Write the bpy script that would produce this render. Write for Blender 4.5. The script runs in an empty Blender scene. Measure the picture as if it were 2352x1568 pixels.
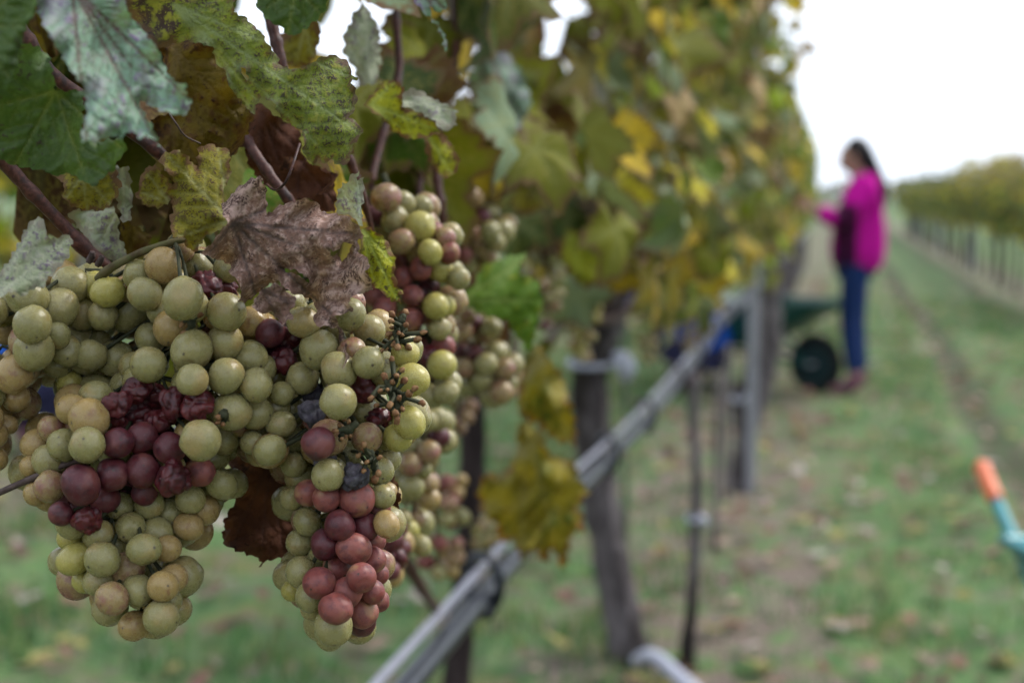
import bpy, math, random
import numpy as np
from mathutils import Vector, Matrix, Quaternion, noise as mnoise
from mathutils.geometry import delaunay_2d_cdt

# ------------------------------------------------------------------ camera, sky, sun, exposure
scene = bpy.context.scene
COL = scene.collection
random.seed(7)
rng = np.random.default_rng(11)
CAM_H = 1.29
PITCH = math.radians(5.836)
YAW = math.radians(12.76)
FPX = 3266.7                       # focal length in units of a 2352 x 1568 picture
cam_d = bpy.data.cameras.new('camera')
cam = bpy.data.objects.new('camera', cam_d)
COL.objects.link(cam)
scene.camera = cam
cam.location = (0, 0, CAM_H)
cam.rotation_euler = (math.pi / 2 - PITCH, 0, YAW)
cam_d.sensor_width = 36
cam_d.lens = 50
cam_d.clip_start = 0.05
cam_d.clip_end = 3000
cam_d.dof.use_dof = True
cam_d.dof.focus_distance = 0.665
cam_d.dof.aperture_fstop = 6.0

SUN_EL, SUN_AZ = math.radians(48), math.radians(128)     # thin-cloud sun ahead of the camera, over the alley to the right
world = bpy.data.worlds.new('World')
scene.world = world
world.use_nodes = True
wn = world.node_tree
wn.nodes.clear()
sky = wn.nodes.new('ShaderNodeTexSky')
sky.sky_type = 'NISHITA'
sky.sun_disc = False
sky.sun_elevation = SUN_EL
sky.sun_rotation = math.radians(180) - SUN_AZ
sky.dust_density = 4
sky.air_density = 1.0
wmix = wn.nodes.new('ShaderNodeMix')
wmix.data_type = 'RGBA'
wmix.inputs[0].default_value = 0.82
# overcast cloud deck: brighter overhead than at the horizon, as every closed cloud cover is
geo = wn.nodes.new('ShaderNodeTexCoord')
sep = wn.nodes.new('ShaderNodeSeparateXYZ')
grad = wn.nodes.new('ShaderNodeMapRange')
grad.inputs[1].default_value, grad.inputs[2].default_value = 0.0, 1.0
grad.inputs[3].default_value, grad.inputs[4].default_value = 12.4, 17.0
wsc = wn.nodes.new('ShaderNodeVectorMath')
wsc.operation = 'SCALE'
wsc.inputs[0].default_value = (.89, .975, 1.11)
wn.links.new(geo.outputs['Generated'], sep.inputs[0])
wn.links.new(sep.outputs[2], grad.inputs[0])
wn.links.new(grad.outputs[0], wsc.inputs['Scale'])
wn.links.new(wsc.outputs[0], wmix.inputs[7])
wbg = wn.nodes.new('ShaderNodeBackground')
wbg.inputs[1].default_value = 0.062
wout = wn.nodes.new('ShaderNodeOutputWorld')
wn.links.new(sky.outputs[0], wmix.inputs[6])
wn.links.new(wmix.outputs[2], wbg.inputs[0])
wn.links.new(wbg.outputs[0], wout.inputs[0])

sun_d = bpy.data.lights.new('sun', 'SUN')
sun_d.energy = 1.5
sun_d.angle = math.radians(11)
sun_d.color = (1.0, 0.96, 0.9)
sun = bpy.data.objects.new('sun', sun_d)
COL.objects.link(sun)
sdir = Vector((math.sin(SUN_AZ) * math.cos(SUN_EL), -math.cos(SUN_AZ) * math.cos(SUN_EL), math.sin(SUN_EL)))
sun.rotation_euler = sdir.to_track_quat('Z', 'Y').to_euler()
sun.location = sdir * 30

vs = scene.view_settings
vs.view_transform = 'Standard'
vs.look = 'None'
vs.exposure = 1.34
vs.gamma = 1
vs.use_curve_mapping = False
scene.cycles.use_denoising = True
scene.cycles.max_bounces = 8
scene.cycles.diffuse_bounces = 2
scene.cycles.transparent_max_bounces = 8

# ------------------------------------------------------------------ helpers: where a point of the photograph lies in the place
AX_F = Vector((-math.sin(YAW) * math.cos(PITCH), math.cos(YAW) * math.cos(PITCH), -math.sin(PITCH)))
AX_R = Vector((math.cos(YAW), math.sin(YAW), 0))
AX_U = AX_R.cross(AX_F)
CAM = Vector((0, 0, CAM_H))


def ray(x, y):
    return AX_F + AX_R * ((x - 1176) / FPX) + AX_U * ((784 - y) / FPX)


def P(x, y, d):
    return CAM + ray(x, y) * d


def on_ground(x, y, z=0.0):
    r = ray(x, y)
    return CAM + r * ((z - CAM_H) / r.z)


def project(p):
    v = Vector(p) - CAM
    d = v.dot(AX_F)
    return 1176 + FPX * v.dot(AX_R) / d, 784 - FPX * v.dot(AX_U) / d, d


REG = {1: (0, 0), 2: (588, 0), 3: (0, 392), 4: (588, 392), 5: (0, 784), 6: (588, 784), 7: (0, 1176), 8: (588, 1176)}


def Z(reg, *pts):
    ox, oy = REG[reg]
    return [(ox + a / 4, oy + b / 4) for a, b in pts]


def tag(o, label=None, cat=None, group=None, kind=None):
    if label: o['label'] = label
    if cat: o['category'] = cat
    if group: o['group'] = group
    if kind: o['kind'] = kind
    return o


def empty(name, loc, label=None, cat=None, group=None):
    o = bpy.data.objects.new(name, None)
    o.empty_display_size = 0.05
    o.location = loc
    COL.objects.link(o)
    return tag(o, label, cat, group)


def link(name, me, mat=None, parent=None, loc=None, smooth=True):
    """One mesh object; vertices are in world space, the parent only carries a location."""
    o = bpy.data.objects.new(name, me)
    COL.objects.link(o)
    if mat is not None and not me.materials:
        me.materials.append(mat)
    if parent is not None:
        o.parent = parent
        off = Vector(parent.location)
        if parent.parent is not None:
            off = off + parent.parent.location
        if loc is None:
            o.location = -off
        else:
            o.location = Vector(loc) - off
    elif loc is not None:
        o.location = loc
    if smooth:
        me.polygons.foreach_set('use_smooth', [True] * len(me.polygons))
    return o


def mesh(name, verts, faces):
    me = bpy.data.meshes.new(name)
    me.from_pydata([tuple(v) for v in verts], [], faces)
    me.update()
    return me


class MB:
    """collects shapes into one mesh"""

    def __init__(s):
        s.v, s.f = [], []

    def add(s, v, f):
        n = len(s.v)
        s.v += [Vector(a) for a in v]
        s.f += [tuple(i + n for i in q) for q in f]

    def tube(s, pts, rad, seg=8, jit=0.0, caps=True, twist=0.0):
        pts = [Vector(p) for p in pts]
        n = len(pts)
        if not hasattr(rad, '__len__'): rad = [rad] * n
        up = Vector((0.13, 0.31, 0.94))
        v, f = [], []
        for i, p in enumerate(pts):
            t = (pts[min(i + 1, n - 1)] - pts[max(i - 1, 0)]).normalized()
            a = t.cross(up)
            if a.length < 1e-4: a = t.cross(Vector((1, 0, 0)))
            a.normalize()
            b = t.cross(a)
            for k in range(seg):
                an = 2 * math.pi * k / seg + twist * i
                r = rad[i] * (1 + jit * random.uniform(-1, 1))
                v.append(p + a * (math.cos(an) * r) + b * (math.sin(an) * r))
        for i in range(n - 1):
            for k in range(seg):
                k2 = (k + 1) % seg
                f.append((i * seg + k, i * seg + k2, (i + 1) * seg + k2, (i + 1) * seg + k))
        if caps:
            f.append(tuple(range(seg))[::-1])
            f.append(tuple((n - 1) * seg + k for k in range(seg)))
        s.add(v, f)
        return s

    def box(s, c, h, rot=None, taper=1.0):
        v = []
        for z in (-1, 1):
            k = taper if z < 0 else 1
            for y in (-1, 1):
                for x in (-1, 1):
                    q = Vector((x * h[0] * k, y * h[1] * k, z * h[2]))
                    if rot is not None: q = rot @ q
                    v.append(Vector(c) + q)
        s.add(v, [(0, 2, 3, 1), (4, 5, 7, 6), (0, 1, 5, 4), (2, 6, 7, 3), (0, 4, 6, 2), (1, 3, 7, 5)])
        return s

    def ball(s, c, r, seg=8, ring=6):
        v, f = [], []
        if not hasattr(r, '__len__'): r = (r, r, r)
        for i in range(ring + 1):
            th = math.pi * i / ring
            for k in range(seg):
                ph = 2 * math.pi * k / seg
                v.append(Vector(c) + Vector((r[0] * math.sin(th) * math.cos(ph), r[1] * math.sin(th) * math.sin(ph), r[2] * math.cos(th))))
        for i in range(ring):
            for k in range(seg):
                k2 = (k + 1) % seg
                f.append((i * seg + k, (i + 1) * seg + k, (i + 1) * seg + k2, i * seg + k2))
        s.add(v, f)
        return s

    def build(s, name, mat=None, parent=None, loc=None, smooth=True):
        return link(name, mesh(name, s.v, s.f), mat, parent, loc, smooth)


def spline(pts, n=24):
    """Catmull-Rom through the points"""
    pts = [Vector(p) for p in pts]
    q = [pts[0] * 2 - pts[1]] + pts + [pts[-1] * 2 - pts[-2]]
    out = []
    m = len(pts) - 1
    for j in range(n + 1):
        t = j / n * m
        i = min(int(t), m - 1)
        t -= i
        a, b, c, d = q[i:i + 4]
        out.append(0.5 * (2 * b + (c - a) * t + (2 * a - 5 * b + 4 * c - d) * t * t + (3 * b - a - 3 * c + d) * t ** 3))
    return out


# ------------------------------------------------------------------ materials
class NT:
    def __init__(s, name):
        s.m = bpy.data.materials.new(name)
        s.m.use_nodes = True
        s.t = s.m.node_tree
        s.t.nodes.clear()
        s.out = s.n('ShaderNodeOutputMaterial')

    def n(s, typ, **kw):
        nd = s.t.nodes.new(typ)
        for k, v in kw.items(): setattr(nd, k, v)
        return nd

    def l(s, a, b):
        s.t.links.new(a, b)

    def val(s, x, sock):
        if isinstance(x, (int, float)):
            sock.default_value = x
        elif isinstance(x, tuple):
            sock.default_value = x if len(x) == 4 or len(sock.default_value) == 3 else x + (1,)
        else:
            s.l(x, sock)

    def math(s, op, a, b=0.5, clamp=False):
        nd = s.n('ShaderNodeMath', operation=op, use_clamp=clamp)
        s.val(a, nd.inputs[0])
        s.val(b, nd.inputs[1])
        return nd.outputs[0]

    def vmath(s, op, a, b):
        nd = s.n('ShaderNodeVectorMath', operation=op)
        s.val(a, nd.inputs[0])
        s.val(b, nd.inputs[1])
        return nd.outputs[0]

    def mix(s, f, a, b, mode='MIX'):
        nd = s.n('ShaderNodeMix', data_type='RGBA', blend_type=mode)
        s.val(f, nd.inputs[0])
        s.val(a, nd.inputs[6])
        s.val(b, nd.inputs[7])
        return nd.outputs[2]

    def noise(s, scale, detail=3, rough=0.6, vec=None):
        nd = s.n('ShaderNodeTexNoise')
        nd.inputs['Scale'].default_value = scale
        nd.inputs['Detail'].default_value = detail
        nd.inputs['Roughness'].default_value = rough
        if vec is not None: s.l(vec, nd.inputs['Vector'])
        return nd.outputs['Fac']

    def step(s, x, lo, hi, smooth=True):
        nd = s.n('ShaderNodeMapRange', interpolation_type='SMOOTHSTEP' if smooth else 'LINEAR')
        s.val(x, nd.inputs[0])
        nd.inputs[1].default_value = lo
        nd.inputs[2].default_value = hi
        return nd.outputs[0]

    def bump(s, h, strength, dist):
        nd = s.n('ShaderNodeBump')
        nd.inputs['Strength'].default_value = strength
        nd.inputs['Distance'].default_value = dist
        s.l(h, nd.inputs['Height'])
        return nd.outputs[0]

    def pbsdf(s, color, rough=0.6, spec=0.4, normal=None, **kw):
        nd = s.n('ShaderNodeBsdfPrincipled')
        s.val(color, nd.inputs['Base Color'])
        s.val(rough, nd.inputs['Roughness'])
        nd.inputs['Specular IOR Level'].default_value = spec
        if normal is not None: s.l(normal, nd.inputs['Normal'])
        for k, v in kw.items(): s.val(v, nd.inputs[k.replace('_', ' ')])
        return nd

    def done(s, sh):
        s.l(sh, s.out.inputs[0])
        return s.m


def dim(c, k):
    return c if c is None or not isinstance(c, tuple) else tuple(a * k for a in c[:3])


def rough_mat(name, c1, c2, scale=40, rough=0.8, bump=0.4, bdist=0.004, c3=None, s3=8, stretch=None, metal=0.0, spec=0.12):
    c1, c2, c3 = dim(c1, .62), dim(c2, .62), dim(c3, .62)
    m = NT(name)
    tc = m.n('ShaderNodeTexCoord').outputs['Object']
    if stretch:
        mp = m.n('ShaderNodeMapping')
        mp.inputs['Scale'].default_value = stretch
        m.l(tc, mp.inputs[0])
        tc = mp.outputs[0]
    n1 = m.noise(scale, 4, 0.65, tc)
    col = m.mix(m.step(n1, 0.35, 0.65), c1, c2)
    if c3: col = m.mix(m.step(m.noise(s3, 3, 0.6, tc), 0.5, 0.66), col, c3)
    bs = m.pbsdf(col, rough, spec, m.bump(n1, bump, bdist), Metallic=metal)
    return m.done(bs.outputs[0])


def leaf_mat(name, c1=None, c2=(.3, .25, .05), c3=(.09, .06, .05), vein=(.3, .32, .12), under=(.25, .31, .19),
             edge=None, a2=(.48, .62), a3=(.56, .64), s2=45, s3=420, trans=.24, under_f=.40, rough=.55, tint=False, spec=.08, vf=.9):
    """a leaf: base colour, blotches, fine dark speckle, veins, scorched margin, paler underside, light shining through"""
    c1, c2, c3, vein, under, edge = (dim(c, .66) for c in (c1, c2, c3, vein, under, edge))
    m = NT(name)
    tcn = m.n('ShaderNodeTexCoord').outputs['Object']
    inf = m.n('ShaderNodeObjectInfo')
    off = m.n('ShaderNodeVectorMath', operation='SCALE')
    off.inputs[0].default_value = (13.1, 7.7, 3.3)
    m.l(inf.outputs['Random'], off.inputs['Scale'])
    tc = m.vmath('ADD', tcn, off.outputs[0])
    if tint:
        base = m.n('ShaderNodeAttribute', attribute_name='tint').outputs['Color']
    elif c1 is None:
        base = inf.outputs['Color']
    else:
        base = c1
    n2 = m.noise(s2, 5, 0.68, tc)
    n3 = m.noise(s3, 4, 0.65, tc)
    at_v = m.n('ShaderNodeAttribute', attribute_name='vein').outputs['Fac']
    at_e = m.n('ShaderNodeAttribute', attribute_name='edge').outputs['Fac']
    if c1 is not None:
        rb = m.math('SUBTRACT', m.n('ShaderNodeAttribute', attribute_name='rib').outputs['Fac'], .5)
        n2 = m.math('ADD', n2, m.math('MULTIPLY', rb, .20))
        n3 = m.math('ADD', n3, m.math('MULTIPLY', rb, .16))
    if c1 is None:
        c2o = m.mix(.55, base, c2)
    else:
        c2o = c2
    col = m.mix(m.step(n2, *a2), base, c2o)
    col = m.mix(m.math('MULTIPLY', m.step(n3, *a3), m.step(m.noise(s2 * .6, 2, .5, tc), .36, .55)), col, c3)
    if edge is not None:
        e = m.math('ADD', at_e, m.math('MULTIPLY', m.math('SUBTRACT', n2, .5), 1.4))
        col = m.mix(m.step(e, .62, .95), col, edge)
    col = m.mix(m.math('MULTIPLY', at_v, vf), col, vein)
    geo = m.n('ShaderNodeNewGeometry')
    uc = m.mix(under_f, col, m.mix(.25, under, col))
    col = m.mix(geo.outputs['Backfacing'], col, uc)
    h = m.math('ADD', m.math('MULTIPLY', n3, .5), m.math('MULTIPLY', n2, 1.0))
    h = m.math('SUBTRACT', h, m.math('MULTIPLY', at_v, .5))
    nrm = m.bump(h, .8, .0020)
    bs = m.pbsdf(col, rough, spec, nrm)
    tr = m.n('ShaderNodeBsdfTranslucent')
    m.l(m.mix(1.0, col, (1.15, 1.1, .55), 'MULTIPLY'), tr.inputs[0])
    mx = m.n('ShaderNodeMixShader')
    mx.inputs[0].default_value = trans
    m.l(bs.outputs[0], mx.inputs[1])
    m.l(tr.outputs[0], mx.inputs[2])
    return m.done(mx.outputs[0])


def grape_mat(name, ca, cb, blotch, bl=(.60, .70), dust=.04, sss=.55, rough=.19, speck=1.0, scale=.006, fine=0.0, trans=.18, grad=None, gl=(.50, .70)):
    m = NT(name)
    tcn = m.n('ShaderNodeTexCoord').outputs['Object']
    inf = m.n('ShaderNodeObjectInfo')
    off = m.n('ShaderNodeVectorMath', operation='SCALE')
    off.inputs[0].default_value = (91.0, 57.0, 33.0)
    m.l(inf.outputs['Random'], off.inputs['Scale'])
    tc = m.vmath('ADD', tcn, off.outputs[0])
    n1 = m.noise(.9, 3, .6, tc)
    rnd = m.math('FRACT', m.math('MULTIPLY', inf.outputs['Random'], 7.31), 0)
    col = m.mix(m.math('ADD', m.math('MULTIPLY', rnd, .6), m.math('MULTIPLY', m.step(n1, .35, .7), .4)), ca, cb)
    n2 = m.noise(1.6, 5, .7, tc)
    col = m.mix(m.math('MULTIPLY', m.step(n2, *bl), .75), col, blotch)
    if grad: col = m.mix(m.math('MULTIPLY', m.step(m.noise(.62, 2, .5, tc), *gl), .85), col, grad)
    # fine lenticels
    vo = m.n('ShaderNodeTexVoronoi')
    vo.inputs['Scale'].default_value = 4.6
    m.l(tc, vo.inputs['Vector'])
    sp = m.math('SUBTRACT', 1.0, m.step(vo.outputs['Distance'], .05, .10))
    sp = m.math('MULTIPLY', sp, m.step(m.noise(2.2, 1, .5, tc), .42, .52))
    col = m.mix(m.math('MULTIPLY', sp, .8 * speck), col, (.06, .04, .03))
    # blossom scar at the tip
    sx = m.n('ShaderNodeSeparateXYZ')
    m.l(tcn, sx.inputs[0])
    rr = m.math('SQRT', m.math('ADD', m.math('POWER', sx.outputs[0], 2.0), m.math('POWER', sx.outputs[1], 2.0)))
    rr = m.math('ADD', rr, m.math('MULTIPLY', m.math('SUBTRACT', m.noise(9, 2, .6, tc), .5), .12))
    rr = m.math('ADD', rr, m.math('MULTIPLY', rnd, .07))
    scar = m.math('MULTIPLY', m.math('SUBTRACT', 1.0, m.step(rr, .05, .12)), m.math('LESS_THAN', sx.outputs[2], -.5))
    col = m.mix(scar, col, (.035, .02, .015))
    # waxy bloom
    nb = m.noise(2.4, 4, .7, tc)
    bloom = m.math('MULTIPLY', m.step(nb, .35, .8), dust)
    col = m.mix(bloom, col, (.40, .40, .40))
    if fine:
        nf = m.noise(9, 3, .7, tc)
        col = m.mix(m.math('MULTIPLY', m.step(nf, .6, .75), fine), col, (.33, .31, .31))
    h = m.math('ADD', nb, m.math('MULTIPLY', m.noise(14, 2, .6, tc), .15))
    ro = m.math('ADD', rough, m.math('MULTIPLY', m.step(nb, .3, .7), .16))
    bs = m.pbsdf(col, ro, .42, m.bump(h, .10, .06))
    bs.inputs['Transmission Weight'].default_value = trans
    bs.inputs['IOR'].default_value = 1.38
    bs.subsurface_method = 'RANDOM_WALK'
    bs.inputs['Subsurface Weight'].default_value = sss
    bs.inputs['Subsurface Radius'].default_value = (1.0, .85, .35)
    bs.inputs['Subsurface Scale'].default_value = scale
    return m.done(bs.outputs[0])


M = {}
M['g'] = grape_mat('grape_green', (.205, .185, .072), (.260, .225, .095), (.12, .075, .035), bl=(.58, .74), grad=(.27, .195, .075), gl=(.50, .74))
M['y'] = grape_mat('grape_yellow', (.295, .265, .065), (.325, .275, .075), (.22, .13, .05), bl=(.62, .76))
M['a'] = grape_mat('grape_amber', (.275, .19, .068), (.295, .20, .08), (.17, .075, .040), bl=(.54, .70))
M['k'] = grape_mat('grape_blush', (.255, .18, .078), (.275, .195, .085), (.20, .085, .065), bl=(.44, .62), grad=(.22, .085, .07), gl=(.48, .68))
M['p'] = grape_mat('grape_pink', (.155, .034, .028), (.20, .062, .046), (.060, .013, .018), bl=(.44, .66), dust=.05, sss=.45, rough=.36, scale=.004, trans=.08, grad=(.27, .155, .075), gl=(.54, .74))
M['u'] = grape_mat('grape_purple', (.055, .008, .011), (.085, .015, .017), (.022, .005, .009), bl=(.46, .66), dust=.04, sss=.25, rough=.32, scale=.002, fine=.16, trans=.0, grad=(.12, .035, .028))
M['s'] = grape_mat('grape_shrivelled', (.046, .005, .007), (.080, .011, .011), (.016, .004, .007), bl=(.45, .65), dust=.03, sss=.2, rough=.28, scale=.002, fine=.10, trans=.0)
M['m'] = grape_mat('grape_mouldy', (.020, .015, .024), (.040, .032, .042), (.008, .007, .010), bl=(.45, .65), dust=.15, sss=.1, rough=.7, scale=.002, fine=.35, trans=.0)

M['generic_leaf'] = leaf_mat('vine_leaf', None, edge=(.16, .09, .04), s2=16, s3=70, a3=(.6, .7), vf=.35)
M['foliage'] = leaf_mat('vine_foliage', None, tint=True, s2=9, s3=40, a3=(.6, .7))
M['leaf_pale'] = leaf_mat('leaf_pale_mottled', (.20, .33, .22), (.27, .30, .28), (.20, .155, .24), vein=(.12, .05, .05), s2=110, s3=330, a2=(.42, .62), a3=(.50, .60), spec=.25)
M['leaf_dark'] = leaf_mat('leaf_dark_green', (.058, .105, .020), (.095, .16, .04), (.05, .04, .03), vein=(.13, .17, .045), s2=70, s3=420, a2=(.45, .66), a3=(.56, .66), rough=.48, spec=.25)
M['leaf_lime'] = leaf_mat('leaf_lime_mottled', (.20, .25, .034), (.31, .31, .06), (.075, .052, .052), vein=(.26, .31, .14), edge=(.15, .095, .06), s2=330, s3=900, a2=(.42, .60), a3=(.41, .54))
M['leaf_brown'] = leaf_mat('leaf_brown_withered', (.27, .155, .115), (.52, .36, .30), (.095, .052, .045), vein=(.10, .075, .072), edge=None, s2=300, s3=900, a2=(.40, .60), a3=(.48, .60), trans=.10, rough=.7, under=(.15, .085, .06))
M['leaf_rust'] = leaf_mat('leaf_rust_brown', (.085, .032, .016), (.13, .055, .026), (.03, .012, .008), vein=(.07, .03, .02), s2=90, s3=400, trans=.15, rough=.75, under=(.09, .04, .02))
M['leaf_yellow'] = leaf_mat('leaf_yellow_mottled', (.27, .235, .024), (.19, .175, .03), (.10, .062, .028), vein=(.32, .31, .13), edge=(.17, .095, .045), s2=330, s3=900, a2=(.42, .6), a3=(.45, .58))
M['leaf_acid'] = leaf_mat('leaf_acid_green', (.34, .345, .016), (.24, .28, .022), (.085, .075, .02), vein=(.30, .34, .07), edge=(.16, .08, .035), s2=170, s3=430, a3=(.48, .56))
M['leaf_grey'] = leaf_mat('leaf_grey_green', (.31, .35, .22), (.42, .43, .33), (.18, .135, .19), vein=(.44, .46, .33), edge=(.26, .24, .18), s2=170, s3=480, a2=(.42, .6), a3=(.45, .55), rough=.62)
M['leaf_mustard'] = leaf_mat('leaf_mustard', (.26, .21, .016), (.10, .13, .018), (.12, .06, .02), vein=(.30, .26, .08), edge=(.22, .10, .02), s2=26, s3=120, a2=(.44, .58), a3=(.52, .62))
M['leaf_green'] = leaf_mat('leaf_fresh_green', (.09, .17, .015), (.18, .22, .02), (.06, .08, .02), vein=(.2, .26, .06), s2=40, s3=200)
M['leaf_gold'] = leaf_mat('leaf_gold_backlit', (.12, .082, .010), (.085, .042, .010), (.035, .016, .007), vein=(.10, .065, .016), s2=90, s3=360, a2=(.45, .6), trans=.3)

M['cane'] = rough_mat('cane_bark', (.050, .014, .010), (.125, .046, .032), 420, .5, .5, .0008, c3=(.035, .016, .014), s3=110, spec=.25)
M['twig'] = rough_mat('twig_bark', (.07, .045, .04), (.12, .085, .075), 300, .6, .3, .0005)
M['green_stem'] = rough_mat('green_stem', (.10, .10, .035), (.14, .11, .05), 200, .6, .3, .0005, c3=(.07, .045, .02), s3=90)
M['rachis'] = rough_mat('dry_stem', (.03, .035, .018), (.06, .06, .03), 250, .7, .3, .0005)
M['stub'] = rough_mat('stem_stub', (.16, .065, .028), (.30, .17, .075), 350, .6, .3, .0004)
M['trunk'] = rough_mat('vine_bark', (.075, .062, .062), (.20, .175, .175), 34, .9, 1.0, .02, c3=(.03, .024, .02), s3=9, stretch=(1, 1, .22))
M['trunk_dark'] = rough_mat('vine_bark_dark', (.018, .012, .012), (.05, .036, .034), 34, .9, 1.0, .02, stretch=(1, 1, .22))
M['steel'] = rough_mat('galvanised_steel', (.38, .38, .42), (.50, .50, .54), 60, .45, .1, .001, metal=.6)
M['hose'] = rough_mat('hose_black', (.010, .012, .018), (.018, .022, .034), 50, .34, .1, .001, spec=.38)
M['tube'] = rough_mat('tube_grey', (.22, .22, .27), (.30, .30, .36), 50, .4, .1, .001, spec=.5)
M['wire'] = rough_mat('wire_grey', (.10, .10, .115), (.17, .17, .19), 120, .4, .1, .001, metal=.5)
M['wood'] = rough_mat('stake_wood', (.12, .105, .10), (.20, .175, .165), 40, .85, .6, .006, stretch=(1, 1, .15))
M['bamboo'] = rough_mat('stake_bamboo', (.085, .105, .075), (.13, .145, .10), 40, .6, .3, .003, stretch=(1, 1, .2))
M['white_plastic'] = rough_mat('white_plastic', (.45, .46, .55), (.56, .57, .64), 30, .5, .3, .004)


def flat(name, c, rough=.6, var=.25, scale=30, spec=.10, **kw):
    return rough_mat(name, tuple(a * (1 - var) for a in c), tuple(min(1, a * (1 + var)) for a in c), scale, rough, .25, .004, spec=spec)


M['skin'] = flat('skin', (.48, .27, .20), .5, .08)
M['hair'] = flat('hair', (.013, .010, .010), .45, .3, 60)
M['jeans'] = flat('jeans', (.010, .030, .115), .85, .25, 60)
M['blue_jacket'] = flat('blue_jacket', (.010, .10, .52), .7, .2, 14)
M['navy'] = flat('navy_trousers', (.03, .03, .075), .85, .25, 40)
M['boot'] = flat('boot', (.16, .06, .09), .6, .3, 40)
M['eye'] = flat('eye', (.02, .015, .012), .2, .1)
M['lip'] = flat('lip', (.36, .12, .11), .5, .1)
M['green_tray'] = flat('barrow_green', (.010, .095, .075), .38, .15, 20, .5)
M['teal_tray'] = flat('barrow_teal', (.015, .27, .30), .35, .12, 20, .5)
M['orange_grip'] = flat('orange_grip', (.80, .17, .045), .42, .06, 20, .5)
M['black_grip'] = flat('black_grip', (.02, .02, .02), .6, .2)
M['tyre'] = flat('tyre_rubber', (.012, .013, .014), .75, .3)
M['rim_dark'] = flat('rim_dark', (.010, .030, .032), .5, .2)
M['frame_dark'] = flat('frame_dark', (.012, .07, .06), .4, .2)


def jacket_mat():
    m = NT('magenta_jacket')
    tc = m.n('ShaderNodeTexCoord').outputs['Object']
    sx = m.n('ShaderNodeSeparateXYZ')
    m.l(tc, sx.inputs[0])
    n = m.noise(12, 4, .6, tc)
    col = m.mix(n, (.30, .001, .150), (.44, .0025, .24))
    # sewn-in dark side panel: forward half of the trunk, below the armpit
    a = m.math('MULTIPLY', m.step(sx.outputs[1], -.015, .005), m.math('SUBTRACT', 1.0, m.step(sx.outputs[1], .125, .14)))
    b = m.math('MULTIPLY', m.math('SUBTRACT', 1.0, m.step(sx.outputs[2], 1.22, 1.26)), m.step(sx.outputs[2], .76, .79))
    col = m.mix(m.math('MULTIPLY', a, b), col, (.040, .003, .024))
    return m.done(m.pbsdf(col, .7, .06, m.bump(n, .5, .02)).outputs[0])


M['jacket'] = jacket_mat()

# ------------------------------------------------------------------ the ground: one sheet to the horizon
ROW = -.55           # the vine row beside the camera; its neighbours stand 2.95 m to either side
ROW_L, ROW_R = ROW - 3.1, ROW + 2.9


def lines(a, b, step, far, grow=1.35):
    out = list(np.arange(a, b + 1e-6, step))
    s = step
    while out[-1] < far:
        s *= grow
        out.append(out[-1] + s)
    s = step
    lo = [out[0]]
    return out


def height(x, y):
    h = .018 * np.sin(x * 3.1 + 1.3 * np.sin(y * .9)) * np.sin(y * 2.3) + .012 * np.sin(x * 7.3 + y * 5.1)
    h += .012 * np.sin(y * 9.7 + x * 2.2) * np.sin(x * 11.1)
    w = .04 * np.sin(y * .55)
    h -= .075 * np.exp(-((x - .92 - w) / .12) ** 2) - .04 * np.exp(-((x - .68 - w) / .12) ** 2)
    h -= .05 * np.exp(-((x - 1.95 - w) / .13) ** 2)
    f = np.clip(1 - np.hypot(x, y - 8) / 60, 0, 1)
    return h * f


xs_ = np.array([-v for v in lines(5.1, 5.2, .1, 1500)[:0:-1]] + list(np.arange(-5.1, 5.11, .1)) + lines(5.2, 5.3, .1, 1500)[1:])
ys_ = np.array([-v for v in lines(2.1, 2.2, .12, 60)[:0:-1]] + list(np.arange(-2, 18, .12)) + lines(18.1, 18.2, .15, 2500)[1:])
gx, gy = np.meshgrid(xs_, ys_)
gz = height(gx, gy)
gv = np.stack([gx.ravel(), gy.ravel(), gz.ravel()], 1)
nx = len(xs_)
gf = [(j * nx + i, j * nx + i + 1, (j + 1) * nx + i + 1, (j + 1) * nx + i) for j in range(len(ys_) - 1) for i in range(nx - 1)]


def ground_mat():
    m = NT('meadow_ground')
    tc = m.n('ShaderNodeTexCoord').outputs['Object']
    sx = m.n('ShaderNodeSeparateXYZ')
    m.l(tc, sx.inputs[0])
    n1 = m.noise(3.2, 5, .65, tc)
    n2 = m.noise(14, 4, .65, tc)
    n3 = m.noise(55, 3, .6, tc)
    grass = m.mix(m.step(n2, .35, .65), (.046, .092, .036), (.098, .155, .060))
    grass = m.mix(m.step(n1, .48, .70), grass, (.12, .12, .045))
    soil = m.mix(m.step(n3, .35, .65), (.075, .062, .050), (.18, .14, .115))
    w = m.math('SUBTRACT', sx.outputs[0], m.math('MULTIPLY', m.math('SINE', m.math('MULTIPLY', sx.outputs[1], .55)), .04))

    def band(c, r):
        return m.math('SUBTRACT', 1.0, m.step(m.math('ABSOLUTE', m.math('SUBTRACT', w, c)), r * .5, r * 1.4))

    bare = m.math('MULTIPLY', m.math('MAXIMUM', band(.90, .15), band(1.95, .13)), .10)
    for c in (ROW, ROW_L, ROW_R):
        bare = m.math('MAXIMUM', bare, m.math('MULTIPLY', band(c + .1, .45), .30))
    bare = m.math('ADD', bare, m.math('MULTIPLY', m.math('SUBTRACT', m.noise(6.5, 5, .75, tc), .40), 3.0))
    col = m.mix(m.step(bare, .25, .75), grass, soil)
    rut = m.math('MULTIPLY', m.math('MAXIMUM', band(.90, .13), band(1.95, .11)), m.step(n2, .25, .6))
    col = m.mix(m.math('MULTIPLY', rut, .85), col, (.040, .036, .026))
    return m.done(m.pbsdf(col, .95, .04, m.bump(n3, .6, .02)).outputs[0])


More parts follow.
